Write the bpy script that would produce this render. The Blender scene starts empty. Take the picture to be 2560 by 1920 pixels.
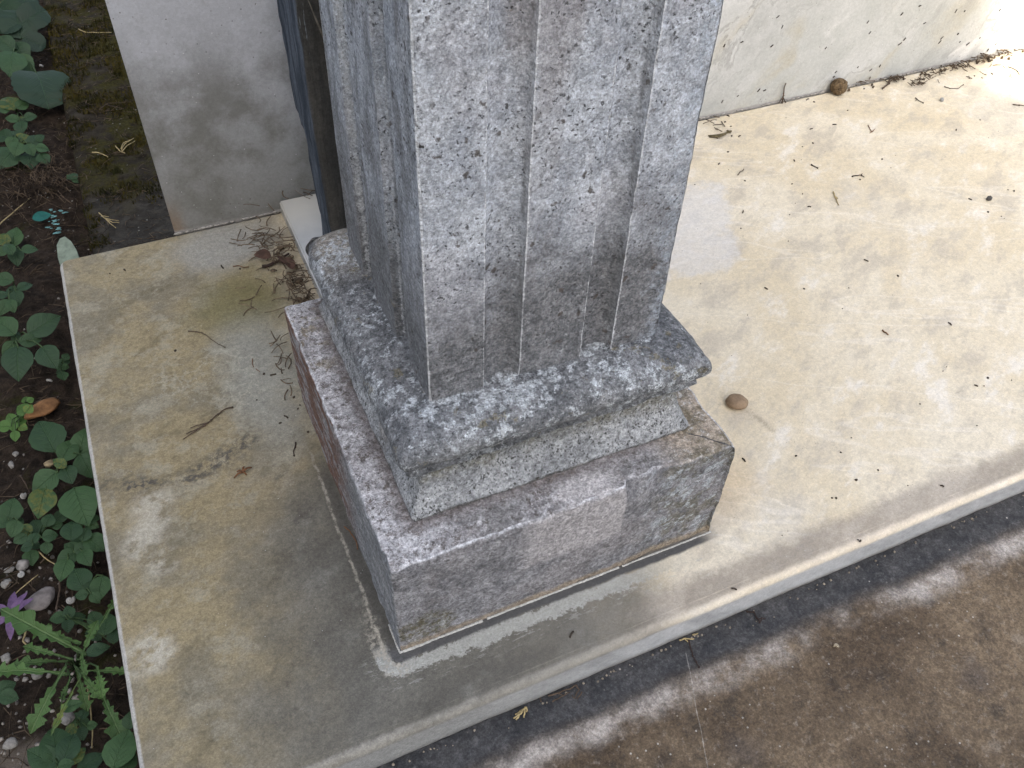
import bpy, bmesh, math, random
from mathutils import Vector, Matrix, noise
R = random.Random(11)
SC = bpy.context.scene
COL = SC.collection

# ------------------------------------------------------------------ camera
cam_d = bpy.data.cameras.new('camera')
cam = bpy.data.objects.new('camera', cam_d); COL.objects.link(cam)
cam.matrix_world = Matrix(((0.91208, 0.27637, -0.30286, -0.09072),
                           (-0.40869, 0.67186, -0.61771, -0.40524),
                           (0.03276, 0.68718, 0.72574, 0.81515),
                           (0, 0, 0, 1)))
cam_d.sensor_width = 36.0
cam_d.lens = 2217.43 / 2560 * 36
cam_d.clip_start = 0.02
cam_d.clip_end = 600
SC.camera = cam

# ------------------------------------------------------------------ sky, sun, exposure
SUN_TO = Vector((-0.40, -0.86, 1.02)).normalized()      # towards the sun
SUN_EL = math.asin(SUN_TO.z)
SUN_AZ = math.atan2(SUN_TO.x, SUN_TO.y)
world = bpy.data.worlds.new('World'); SC.world = world
world.use_nodes = True
wn = world.node_tree
bg = wn.nodes['Background']
sky = wn.nodes.new('ShaderNodeTexSky')
sky.sky_type = 'NISHITA'
sky.sun_disc = False
sky.sun_elevation = SUN_EL
sky.sun_rotation = SUN_AZ
sky.air_density = 1.0
sky.dust_density = 4.0
sky.ozone_density = 1.0
hsv = wn.nodes.new('ShaderNodeHueSaturation')
hsv.inputs['Saturation'].default_value = 0.62
wn.links.new(sky.outputs[0], hsv.inputs['Color'])
wn.links.new(hsv.outputs[0], bg.inputs['Color'])
bg.inputs['Strength'].default_value = 0.15
sun_d = bpy.data.lights.new('sun', 'SUN')
sun_d.energy = 5.0
sun_d.angle = math.radians(0.53)
sun_d.color = (1.0, 0.93, 0.80)
sun = bpy.data.objects.new('sun', sun_d); COL.objects.link(sun)
sun.rotation_euler = SUN_TO.to_track_quat('Z', 'Y').to_euler()
vs = SC.view_settings
vs.view_transform = 'Standard'; vs.look = 'None'; vs.gamma = 1.0
vs.use_curve_mapping = False
vs.exposure = 1.42
SC.cycles.max_bounces = 8
SC.cycles.diffuse_bounces = 5

# ------------------------------------------------------------------ object helpers
def link(name, me, mat=None, parent=None):
    o = bpy.data.objects.new(name, me); COL.objects.link(o)
    if mat is not None:
        if isinstance(mat, (list, tuple)):
            for m in mat: me.materials.append(m)
        else:
            me.materials.append(mat)
    if parent is not None: o.parent = parent
    return o
def mesh(name, v, f, smooth=True):
    me = bpy.data.meshes.new(name); me.from_pydata(v, [], f); me.update()
    if smooth: me.polygons.foreach_set('use_smooth', [True] * len(me.polygons))
    return me
def tag(o, label=None, cat=None, group=None, kind=None):
    if label: o['label'] = label
    if cat: o['category'] = cat
    if group: o['group'] = group
    if kind: o['kind'] = kind
    return o
def empty(name, loc, label=None, cat=None, group=None):
    o = bpy.data.objects.new(name, None); COL.objects.link(o)
    o.location = loc; o.empty_display_size = 0.02
    return tag(o, label, cat, group)
def fr(v, s, octv=4, off=0.0):
    return noise.fractal(Vector((v[0] * s + off, v[1] * s + off * .7, v[2] * s - off)), 0.9, 2.0, octv)
def sstep(a, b, x):
    t = min(1, max(0, (x - a) / (b - a))) if a != b else 0
    return t * t * (3 - 2 * t)
def attr(me, name, vals):
    a = me.attributes.new(name, 'FLOAT', 'POINT'); a.data.foreach_set('value', vals)
class MB:
    """collects tubes and boxes into one mesh"""
    def __init__(s): s.v = []; s.f = []
    def tube(s, pts, r, n=5, taper=1.0, cap=True):
        pts = [Vector(p) for p in pts]; b = len(s.v); m = len(pts)
        for i, p in enumerate(pts):
            d = (pts[min(i + 1, m - 1)] - pts[max(i - 1, 0)]).normalized()
            a = d.cross(Vector((0, 0, 1)) if abs(d.z) < .9 else Vector((1, 0, 0))).normalized()
            c = d.cross(a)
            rr = r * (1 + (taper - 1) * i / max(1, m - 1))
            for k in range(n):
                t = 2 * math.pi * k / n
                s.v.append(tuple(p + a * math.cos(t) * rr + c * math.sin(t) * rr))
        for i in range(m - 1):
            for k in range(n):
                s.f.append((b + i * n + k, b + i * n + (k + 1) % n, b + (i + 1) * n + (k + 1) % n, b + (i + 1) * n + k))
        if cap:
            s.f.append(tuple(b + k for k in range(n))[::-1]); s.f.append(tuple(b + (m - 1) * n + k for k in range(n)))
    def box(s, lo, hi):
        b = len(s.v)
        s.v += [(x, y, z) for z in (lo[2], hi[2]) for y in (lo[1], hi[1]) for x in (lo[0], hi[0])]
        s.f += [tuple(b + i for i in q) for q in ((0, 2, 3, 1), (4, 5, 7, 6), (0, 1, 5, 4), (2, 6, 7, 3), (0, 4, 6, 2), (1, 3, 7, 5))]
    def lump(s, c, r, seed=0, amp=.3, squash=(1, 1, 1), sub=1, ang=0):
        bm = bmesh.new(); bmesh.ops.create_icosphere(bm, subdivisions=sub, radius=1.0)
        b = len(s.v); ca, sa = math.cos(ang), math.sin(ang)
        for v in bm.verts:
            p = v.co * (1 + amp * noise.noise(v.co * 1.7 + Vector((seed * 3.1, seed * 1.7, seed))))
            x, y, z = p.x * r * squash[0], p.y * r * squash[1], p.z * r * squash[2]
            s.v.append((c[0] + x * ca - y * sa, c[1] + x * sa + y * ca, c[2] + z))
        for f in bm.faces: s.f.append(tuple(b + v.index for v in f.verts))
        bm.free()
    def build(s, name, mat, parent=None, smooth=True):
        return link(name, mesh(name, s.v, s.f, smooth), mat, parent)

# ------------------------------------------------------------------ node helpers
class NT:
    def __init__(s, name, rough=.8, spec=.35):
        s.m = bpy.data.materials.new(name); s.m.use_nodes = True
        s.t = s.m.node_tree; s.bsdf = s.t.nodes['Principled BSDF']
        s.bsdf.inputs['Roughness'].default_value = rough
        s.bsdf.inputs['Specular IOR Level'].default_value = spec
        s.geo = s.t.nodes.new('ShaderNodeNewGeometry'); s.P = s.geo.outputs['Position']
        s._xyz = None
    def set(s, inp, v):
        if isinstance(v, bpy.types.NodeSocket): s.t.links.new(v, inp)
        elif isinstance(v, (tuple, list)) and len(v) == 3 and inp.type == 'RGBA': inp.default_value = (*v, 1)
        else: inp.default_value = v
    def x(s):
        if not s._xyz:
            n = s.t.nodes.new('ShaderNodeSeparateXYZ'); s.t.links.new(s.P, n.inputs[0]); s._xyz = n.outputs
        return s._xyz[0]
    def y(s): s.x(); return s._xyz[1]
    def z(s): s.x(); return s._xyz[2]
    def sep(s, v):
        n = s.t.nodes.new('ShaderNodeSeparateXYZ'); s.set(n.inputs[0], v); return n.outputs
    def comb(s, a, b, c):
        n = s.t.nodes.new('ShaderNodeCombineXYZ'); s.set(n.inputs[0], a); s.set(n.inputs[1], b); s.set(n.inputs[2], c); return n.outputs[0]
    def normal(s): return s.sep(s.geo.outputs['Normal'])
    def tnormal(s): return s.sep(s.geo.outputs['True Normal'])
    def obj(s): return s.t.nodes.new('ShaderNodeTexCoord').outputs['Object']
    def rnd(s): return s.t.nodes.new('ShaderNodeObjectInfo').outputs['Random']
    def attr(s, name):
        n = s.t.nodes.new('ShaderNodeAttribute'); n.attribute_name = name; return n.outputs['Fac']
    def math(s, op, a, b=0.0, c=0.0, clamp=False):
        n = s.t.nodes.new('ShaderNodeMath'); n.operation = op; n.use_clamp = clamp
        s.set(n.inputs[0], a); s.set(n.inputs[1], b)
        if op in ('MULTIPLY_ADD', 'SMOOTH_MIN', 'SMOOTH_MAX'): s.set(n.inputs[2], c)
        return n.outputs[0]
    def mul(s, a, b, *r):
        q = s.math('MULTIPLY', a, b)
        for c in r: q = s.math('MULTIPLY', q, c)
        return q
    def add(s, a, b): return s.math('ADD', a, b)
    def sub(s, a, b): return s.math('SUBTRACT', a, b)
    def inv(s, a): return s.math('SUBTRACT', 1.0, a)
    def mx(s, a, b): return s.math('MAXIMUM', a, b)
    def mn(s, a, b): return s.math('MINIMUM', a, b)
    def ss(s, x, a, b, lo=0.0, hi=1.0):
        n = s.t.nodes.new('ShaderNodeMapRange'); n.interpolation_type = 'SMOOTHSTEP'
        if a > b: a, b, lo, hi = b, a, hi, lo
        s.set(n.inputs[0], x); n.inputs[1].default_value = a; n.inputs[2].default_value = b
        n.inputs[3].default_value = lo; n.inputs[4].default_value = hi
        return n.outputs[0]
    def vmul(s, v, k):
        n = s.t.nodes.new('ShaderNodeVectorMath'); n.operation = 'MULTIPLY'; s.set(n.inputs[0], v); n.inputs[1].default_value = k; return n.outputs[0]
    def vadd(s, v, k):
        n = s.t.nodes.new('ShaderNodeVectorMath'); n.operation = 'ADD'; s.set(n.inputs[0], v); s.set(n.inputs[1], k); return n.outputs[0]
    def rot(s, v, ang, sc=(1, 1, 1)):
        n = s.t.nodes.new('ShaderNodeMapping'); n.vector_type = 'TEXTURE'; s.set(n.inputs[0], v)
        n.inputs['Rotation'].default_value = ang; n.inputs['Scale'].default_value = sc; return n.outputs[0]
    def noise(s, scale, det=4.0, rough=.55, v=None, dist=0.0, off=0.0, col=False):
        n = s.t.nodes.new('ShaderNodeTexNoise'); q = v if v is not None else s.P
        if off: q = s.vadd(q, (off, off * .63, -off * .41))
        s.set(n.inputs['Vector'], q); n.inputs['Scale'].default_value = scale
        n.inputs['Detail'].default_value = det; n.inputs['Roughness'].default_value = rough
        n.inputs['Distortion'].default_value = dist
        return n.outputs['Color' if col else 'Fac']
    def vor(s, scale, v=None, feat='F1', rnd=1.0, col=False):
        n = s.t.nodes.new('ShaderNodeTexVoronoi'); n.feature = feat
        s.set(n.inputs['Vector'], v if v is not None else s.P); n.inputs['Scale'].default_value = scale
        n.inputs['Randomness'].default_value = rnd
        return n.outputs['Color' if col else 'Distance']
    def mix(s, f, a, b, mode='MIX'):
        n = s.t.nodes.new('ShaderNodeMix'); n.data_type = 'RGBA'; n.blend_type = mode
        s.set(n.inputs[0], f); s.set(n.inputs[6], a); s.set(n.inputs[7], b)
        return n.outputs[2]
    def shade(s, c, val):
        """multiply a colour by a number (mineral grain)"""
        return s.mix(1.0, c, s.comb(val, val, val), 'MULTIPLY')
    def grains(s, c, a1, sc1, a2, sc2):
        """per-grain lightness: two sizes of crystal"""
        g1 = s.sep(s.vor(sc1, col=True))[0]; g2 = s.sep(s.vor(sc2, col=True))[1]
        return s.shade(c, s.add(s.add(1.0, s.mul(s.sub(g1, .5), 2 * a1)), s.mul(s.sub(g2, .5), 2 * a2)))
    def speckle(s, c, a1, sc1, a2, sc2, off=0.0):
        """coarse crystalline mottling: hard lights and darks at two sizes"""
        n1 = s.ss(s.noise(sc1, 5, .78, off=off + 1.3), .40, .60, 1 - a1, 1 + a1)
        n2 = s.ss(s.noise(sc2, 3, .75, off=off + 5.1), .38, .62, 1 - a2, 1 + a2)
        return s.shade(s.shade(c, n1), n2)
    def seg(s, a, b, v=None):
        """distance in plan to the segment a-b"""
        px, py = s.x(), s.y()
        if v is not None: px, py = v
        dx, dy = b[0] - a[0], b[1] - a[1]; L = dx * dx + dy * dy
        t = s.math('MULTIPLY', s.add(s.mul(s.sub(px, a[0]), dx), s.mul(s.sub(py, a[1]), dy)), 1 / L, clamp=True)
        ex = s.sub(s.sub(px, a[0]), s.mul(t, dx)); ey = s.sub(s.sub(py, a[1]), s.mul(t, dy))
        return s.math('SQRT', s.add(s.mul(ex, ex), s.mul(ey, ey)))
    def rect(s, c, h, v=None):
        """signed distance in plan to a rectangle"""
        px, py = (s.x(), s.y()) if v is None else v
        qx = s.sub(s.math('ABSOLUTE', s.sub(px, c[0])), h[0]); qy = s.sub(s.math('ABSOLUTE', s.sub(py, c[1])), h[1])
        ox, oy = s.mx(qx, 0.0), s.mx(qy, 0.0)
        return s.add(s.math('SQRT', s.add(s.mul(ox, ox), s.mul(oy, oy))), s.mn(s.mx(qx, qy), 0.0))
    def blob(s, c, r, v=None):
        px, py = (s.x(), s.y()) if v is None else v
        ex, ey = s.mul(s.sub(px, c[0]), 1 / r[0]), s.mul(s.sub(py, c[1]), 1 / r[1])
        return s.math('SQRT', s.add(s.mul(ex, ex), s.mul(ey, ey)))
    def out(s, col, bump=(), rough=None):
        s.set(s.bsdf.inputs['Base Color'], col)
        if rough is not None: s.set(s.bsdf.inputs['Roughness'], rough)
        prev = None
        for h, d in bump:
            n = s.t.nodes.new('ShaderNodeBump'); n.inputs['Distance'].default_value = d; n.inputs['Strength'].default_value = 1.0
            s.set(n.inputs['Height'], h)
            if prev is not None: s.t.links.new(prev, n.inputs['Normal'])
            prev = n.outputs[0]
        if prev is not None: s.t.links.new(prev, s.bsdf.inputs['Normal'])
        return s.m
def plain(name, col, rough=.7, var=.25, scale=200, spec=.3):
    k = NT(name, rough, spec)
    n = k.noise(scale, 4, .6, v=k.obj() if scale < 30 else None)
    c = k.mix(k.ss(n, .3, .7), tuple(a * (1 - var) for a in col), tuple(min(1, a * (1 + var)) for a in col))
    return k.out(c, [(n, .0006)])
# ------------------------------------------------------------------ measured places (metres)
PLANTS = [
  ["wild_plant","small-leaved weed at the left frame edge, just below the thin straw","weed",[-0.3269,0.9432,-0.098],[[-0.3285,0.9383,-0.0806,-0.3472,0.9588,-0.0721,-0.0891,-0.4515,0.8878,0.36,0],[-0.3281,0.9393,-0.0865,-0.3154,0.9686,-0.0701,-0.109,-0.4494,0.8866,0.42,0],[-0.3096,0.8832,-0.0577,-0.286,0.8842,-0.0623,0.1968,-0.3086,0.9306,0.36,0],[-0.3211,0.9107,-0.0692,-0.3233,0.8834,-0.0841,0.0846,-0.4829,0.8716,0.36,0],[-0.3302,0.9201,-0.0764,-0.353,0.9186,-0.0794,-0.0825,-0.5042,0.8596,0.36,0],[-0.3237,0.8852,-0.0641,-0.3296,0.9087,-0.0553,0.2185,-0.2922,0.9311,0.36,0]]],
  ["wild_plant","little weed of rounded leaves beside the bare soil left of the slab corner","weed",[-0.3337,0.8463,-0.098],[[-0.3268,0.829,-0.0706,-0.3541,0.8423,-0.065,-0.0454,-0.4666,0.8833,0.36,0],[-0.3243,0.8063,-0.0711,-0.3026,0.8142,-0.0729,0.1759,-0.2607,0.9493,0.36,0],[-0.3237,0.7917,-0.0612,-0.3248,0.7677,-0.0705,-0.0951,-0.356,0.9296,0.42,0],[-0.3353,0.7815,-0.0661,-0.352,0.7622,-0.0756,0.0817,-0.4955,0.8647,0.36,0],[-0.3324,0.8014,-0.0782,-0.3322,0.8237,-0.0729,-0.0973,-0.2297,0.9684,0.36,0],[-0.3327,0.774,-0.061,-0.3308,0.7542,-0.0714,0.0969,-0.4575,0.8839,0.36,0],[-0.3347,0.7925,-0.0663,-0.3552,0.7913,-0.0641,0.12,-0.2492,0.961,0.36,0]]],
  ["wild_plant","broad weed with one big leaf hanging down and one pointing up right","weed",[-0.3388,0.7212,-0.098],[[-0.3277,0.6829,-0.0544,-0.3481,0.7126,-0.0388,0.0883,-0.4138,0.9061,0.4,0],[-0.3126,0.6793,-0.0564,-0.2666,0.6965,-0.0488,0.039,-0.4928,0.8693,0.36,0],[-0.3255,0.6696,-0.057,-0.2965,0.6712,-0.0625,0.1867,-0.513,0.8379,0.34,0],[-0.3303,0.6799,-0.064,-0.3512,0.6662,-0.0678,0.1333,-0.4465,0.8848,0.36,0],[-0.3231,0.6458,-0.044,-0.3328,0.6009,-0.0642,0.0716,-0.423,0.9033,0.4,0],[-0.2923,0.6235,-0.036,-0.2807,0.5897,-0.0501,-0.0521,-0.4004,0.9149,0.4,0],[-0.3335,0.6812,-0.0652,-0.3252,0.6956,-0.059,0.1316,-0.4516,0.8825,0.36,0],[-0.3303,0.6505,-0.0524,-0.3163,0.6311,-0.0645,0.1763,-0.427,0.8869,0.36,0]]],
  ["wild_plant","tiny green sprig hugging the left slab edge above the white snail","sprig",[-0.283,0.6414,-0.098],[[-0.2757,0.6305,-0.0752,-0.2688,0.6389,-0.072,0.2098,-0.4864,0.8482,0.5,0],[-0.2801,0.6357,-0.0868,-0.2864,0.6463,-0.0842,-0.0445,-0.2688,0.9622,0.5,0],[-0.2798,0.6139,-0.0717,-0.27,0.6109,-0.0727,-0.0398,-0.4227,0.9054,0.5,0],[-0.279,0.6182,-0.0826,-0.2899,0.6167,-0.0829,0.0483,-0.5083,0.8598,0.5,0],[-0.2793,0.6009,-0.0687,-0.2778,0.5867,-0.0718,0.235,-0.1814,0.9549,0.5,0],[-0.2793,0.6118,-0.0711,-0.2871,0.6139,-0.0677,0.23,-0.5037,0.8327,0.5,0],[-0.2774,0.6294,-0.0793,-0.2687,0.6326,-0.0808,0.2556,-0.2558,0.9323,0.5,0]]],
  ["clover","bright green clover sprig above the rusty orange stone","clover",[-0.3375,0.5742,-0.098],[[-0.3284,0.5737,-0.0842,-0.3312,0.5842,-0.08,0.2618,-0.3006,0.9171,0.55,0],[-0.3261,0.5649,-0.073,-0.3178,0.5673,-0.0718,0.0004,-0.4572,0.8893,0.55,0],[-0.3283,0.5546,-0.0839,-0.3409,0.5686,-0.0787,-0.0579,-0.3922,0.918,0.5,0],[-0.3299,0.5431,-0.071,-0.3192,0.5508,-0.0667,0.0164,-0.5072,0.8616,0.5,0],[-0.3523,0.5495,-0.0921,-0.3324,0.5556,-0.0897,-0.0443,-0.2403,0.9697,0.5,0],[-0.3485,0.5463,-0.0871,-0.3523,0.5602,-0.0794,0.0088,-0.4801,0.8772,0.45,0],[-0.3474,0.5247,-0.0701,-0.3649,0.5289,-0.0667,0.0646,-0.4434,0.894,0.45,0],[-0.3495,0.5514,-0.0873,-0.3525,0.5392,-0.0939,-0.0811,-0.4542,0.8872,0.5,0],[-0.3438,0.5179,-0.0722,-0.347,0.5054,-0.0793,-0.0435,-0.4892,0.8711,0.42,0],[-0.341,0.5307,-0.0796,-0.3319,0.5225,-0.0808,-0.0114,-0.1504,0.9886,0.5,0]]],
  ["wild_plant","tall broad-leaved weed with a large top leaf, directly below the orange stone","weed",[-0.2982,0.4617,-0.098],[[-0.3,0.4595,-0.0708,-0.312,0.5102,-0.0573,0.0965,-0.2354,0.9671,0.4,0],[-0.292,0.4304,-0.0594,-0.2726,0.4579,-0.055,0.2606,-0.3282,0.908,0.38,0],[-0.2738,0.4384,-0.0696,-0.2556,0.4702,-0.0527,0.0295,-0.4827,0.8753,0.36,0],[-0.2869,0.4163,-0.0546,-0.2835,0.3902,-0.0591,-0.024,-0.1728,0.9847,0.42,0],[-0.2852,0.4106,-0.0509,-0.2975,0.4226,-0.0433,0.0735,-0.4774,0.8756,0.36,0],[-0.297,0.4135,-0.0571,-0.3296,0.3982,-0.0647,-0.0144,-0.4195,0.9076,0.4,0],[-0.2685,0.428,-0.0531,-0.2604,0.3979,-0.0697,0.2009,-0.4335,0.8785,0.4,0],[-0.313,0.3981,-0.0622,-0.327,0.362,-0.0693,0.2556,-0.2794,0.9255,0.4,0]]],
  ["wild_plant","weed with a big dark oval leaf at the slab edge, beneath the tall weed","weed",[-0.2885,0.3452,-0.098],[[-0.2777,0.3676,-0.0418,-0.2709,0.3138,-0.0505,0.0386,-0.1543,0.9873,0.4,0],[-0.276,0.3235,-0.0525,-0.258,0.3233,-0.0561,0.1894,-0.206,0.9601,0.4,0],[-0.2747,0.3235,-0.0565,-0.2619,0.3132,-0.0598,-0.0839,-0.3962,0.9143,0.4,0],[-0.2905,0.2985,-0.0504,-0.287,0.3256,-0.0476,0.2426,-0.1317,0.9611,0.44,0],[-0.2758,0.3053,-0.0588,-0.2615,0.2826,-0.065,0.1385,-0.1764,0.9745,0.44,0],[-0.2803,0.2972,-0.0561,-0.2717,0.3135,-0.053,0.1983,-0.2802,0.9392,0.42,0]]],
  ["wild_plant","yellow-green rough oval leaf weed at the left frame edge beside two white shells","weed",[-0.3597,0.3815,-0.098],[[-0.3589,0.3654,-0.0659,-0.3467,0.3926,-0.0566,0.1707,-0.3867,0.9062,0.44,0],[-0.3439,0.3526,-0.052,-0.3535,0.3353,-0.0577,0.2604,-0.4306,0.8642,0.44,0],[-0.3537,0.3591,-0.0549,-0.3679,0.3514,-0.0525,0.2869,-0.2347,0.9288,0.4,0],[-0.3519,0.3651,-0.0771,-0.3449,0.3742,-0.0747,0.2404,-0.4192,0.8755,0.4,0]]],
  ["wild_plant","dense patch of small round leaves left of the slab, above the pale pebbles","weed",[-0.335,0.3525,-0.098],[[-0.3389,0.3373,-0.0638,-0.3539,0.3319,-0.0638,0.1578,-0.4404,0.8838,0.46,0],[-0.3324,0.351,-0.0862,-0.3352,0.3717,-0.0798,0.1496,-0.2752,0.9497,0.46,0],[-0.3201,0.3468,-0.0711,-0.3122,0.3612,-0.067,0.2432,-0.3893,0.8884,0.46,0],[-0.3137,0.364,-0.0878,-0.2988,0.375,-0.086,0.229,-0.452,0.8621,0.42,0],[-0.3372,0.3253,-0.0674,-0.3277,0.3377,-0.0646,-0.056,-0.1813,0.9818,0.46,0],[-0.3244,0.329,-0.0662,-0.3078,0.3293,-0.0703,0.2361,-0.2723,0.9328,0.48,0],[-0.3343,0.3214,-0.0657,-0.3481,0.3207,-0.0661,-0.0167,-0.2322,0.9725,0.46,0],[-0.3384,0.3328,-0.0774,-0.3302,0.3268,-0.0808,0.252,-0.1862,0.9496,0.46,0],[-0.3216,0.3263,-0.0725,-0.3247,0.3132,-0.0788,0.0974,-0.448,0.8887,0.46,0],[-0.3432,0.331,-0.0833,-0.3434,0.3121,-0.0891,0.1374,-0.293,0.9462,0.46,0],[-0.3355,0.3415,-0.0698,-0.3472,0.3531,-0.0626,0.1356,-0.421,0.8969,0.46,0],[-0.3158,0.349,-0.0774,-0.3036,0.3514,-0.0792,0.1908,-0.2886,0.9382,0.46,0],[-0.3456,0.3538,-0.0875,-0.3422,0.3669,-0.0859,0.2352,-0.1725,0.9565,0.46,0]]],
  ["wild_plant","weed with one yellowing speckled leaf at the slab edge, under the dense round-leaved patch","weed",[-0.2979,0.3187,-0.098],[[-0.2919,0.3055,-0.0831,-0.3046,0.319,-0.0769,0.0996,-0.3321,0.938,0.42,0],[-0.2919,0.2916,-0.064,-0.2737,0.296,-0.0622,0.0052,-0.3821,0.9241,0.44,0],[-0.2903,0.2979,-0.0708,-0.3135,0.286,-0.0698,0.2486,-0.4102,0.8775,0.38,0],[-0.2924,0.3079,-0.0805,-0.2924,0.3249,-0.078,0.1331,-0.1445,0.9805,0.44,0],[-0.3002,0.2893,-0.0682,-0.312,0.2646,-0.0711,0.0654,-0.1466,0.987,0.4,0],[-0.2838,0.2901,-0.0621,-0.2775,0.2675,-0.0647,-0.0937,-0.1399,0.9857,0.4,0]]],
  ["wild_plant","weed with a blunt oval leaf and small yellow leaf, right of the grey stone","weed",[-0.2917,0.2594,-0.098],[[-0.2885,0.2416,-0.0696,-0.295,0.2723,-0.0649,0.007,-0.1505,0.9886,0.44,0],[-0.2859,0.2312,-0.0635,-0.2748,0.2441,-0.0603,0.1863,-0.3808,0.9057,0.4,0],[-0.2807,0.2214,-0.0512,-0.2948,0.2238,-0.0508,-0.0398,-0.3907,0.9196,0.4,0],[-0.2646,0.2431,-0.0567,-0.2742,0.2174,-0.0634,0.0134,-0.257,0.9663,0.4,0],[-0.2772,0.2187,-0.047,-0.2715,0.2068,-0.0536,0.1501,-0.4278,0.8913,0.4,0]]],
  ["wild_plant","low dark weed between the purple flower and the slab edge, behind the toothed rosette","weed",[-0.3151,0.2301,-0.098],[[-0.3126,0.2265,-0.0858,-0.3302,0.2283,-0.0832,0.1133,-0.2679,0.9568,0.4,0],[-0.3069,0.2168,-0.0779,-0.3084,0.2305,-0.0716,0.0807,-0.4078,0.9095,0.44,0],[-0.3098,0.2188,-0.0847,-0.294,0.2213,-0.0875,0.2158,-0.3062,0.9272,0.44,0],[-0.3087,0.2132,-0.0723,-0.3109,0.1982,-0.0749,0.2756,-0.2052,0.9391,0.4,0],[-0.2811,0.1979,-0.0789,-0.2857,0.2142,-0.0727,0.1214,-0.3242,0.9382,0.44,0],[-0.2752,0.177,-0.0711,-0.2673,0.2027,-0.0691,0.0669,-0.0994,0.9928,0.46,0],[-0.284,0.1957,-0.0863,-0.2968,0.1964,-0.0831,0.2272,-0.1432,0.9633,0.4,0],[-0.2888,0.1904,-0.0746,-0.2805,0.1782,-0.08,0.0581,-0.3759,0.9248,0.4,0],[-0.2679,0.1658,-0.0751,-0.2648,0.1829,-0.0719,0.0229,-0.1909,0.9813,0.4,0]]],
  ["wild_plant","little four-leaved cross-shaped weed below the toothed rosette","weed",[-0.3129,0.1008,-0.098],[[-0.3122,0.0988,-0.0908,-0.3203,0.1109,-0.0868,-0.0604,-0.3462,0.9362,0.46,0],[-0.3084,0.0936,-0.0731,-0.3003,0.1035,-0.0721,-0.0302,-0.0703,0.9971,0.44,0],[-0.3129,0.0965,-0.0815,-0.3017,0.0905,-0.0847,0.1222,-0.2718,0.9545,0.4,0],[-0.3046,0.0864,-0.0771,-0.2944,0.0841,-0.0771,-0.0631,-0.2532,0.9653,0.46,0],[-0.3111,0.0865,-0.0689,-0.3234,0.0812,-0.0701,-0.0226,-0.1611,0.9867,0.46,0],[-0.3109,0.0907,-0.0815,-0.3115,0.0778,-0.0868,0.0194,-0.3793,0.9251,0.46,0]]],
  ["wild_plant","blue-green broad weed with two upright leaves at the bottom left of the frame","weed",[-0.3356,0.07,-0.098],[[-0.3275,0.0467,-0.0585,-0.3291,0.0867,-0.0545,0.2763,-0.0855,0.9573,0.38,0],[-0.3185,0.0361,-0.0369,-0.3063,0.0636,-0.0387,0.2215,-0.0374,0.9744,0.36,0],[-0.329,0.0457,-0.0576,-0.3518,0.0703,-0.0488,0.1451,-0.2113,0.9666,0.34,0],[-0.3139,0.0347,-0.042,-0.2997,0.0481,-0.0445,0.2641,-0.1059,0.9587,0.3,0],[-0.3225,0.0327,-0.0341,-0.3081,0.0322,-0.0335,-0.0422,-0.1493,0.9879,0.42,0],[-0.3244,0.0421,-0.0404,-0.3309,0.0289,-0.0412,0.2027,-0.1584,0.9663,0.42,0]]],
  ["wild_plant","large blue-green leaf weed half hidden under the slab at the bottom edge","weed",[-0.2881,0.0409,-0.098],[[-0.2783,0.0153,-0.0426,-0.26,0.049,-0.0414,0.0086,-0.0424,0.9991,0.4,0],[-0.3108,0.0305,-0.0509,-0.2859,0.0403,-0.0538,0.1358,-0.0523,0.9894,0.34,0],[-0.2615,0.0507,-0.0476,-0.2547,0.0665,-0.0425,0.0046,-0.3108,0.9505,0.4,0],[-0.2753,0.0136,-0.0533,-0.2605,0.0325,-0.0551,0.1327,-0.0097,0.9911,0.42,0]]],
  ["wild_plant","dark rounded leaf pair at the left frame edge below the toothed rosette leaves","weed",[-0.3841,0.1623,-0.098],[[-0.3781,0.1436,-0.0553,-0.3587,0.1489,-0.0555,0.082,-0.2778,0.9571,0.42,0],[-0.3749,0.1412,-0.0558,-0.3584,0.1318,-0.059,0.0368,-0.2709,0.9619,0.42,0],[-0.3772,0.1565,-0.0777,-0.3987,0.1647,-0.0757,0.0035,-0.2276,0.9737,0.42,0]]],
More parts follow.
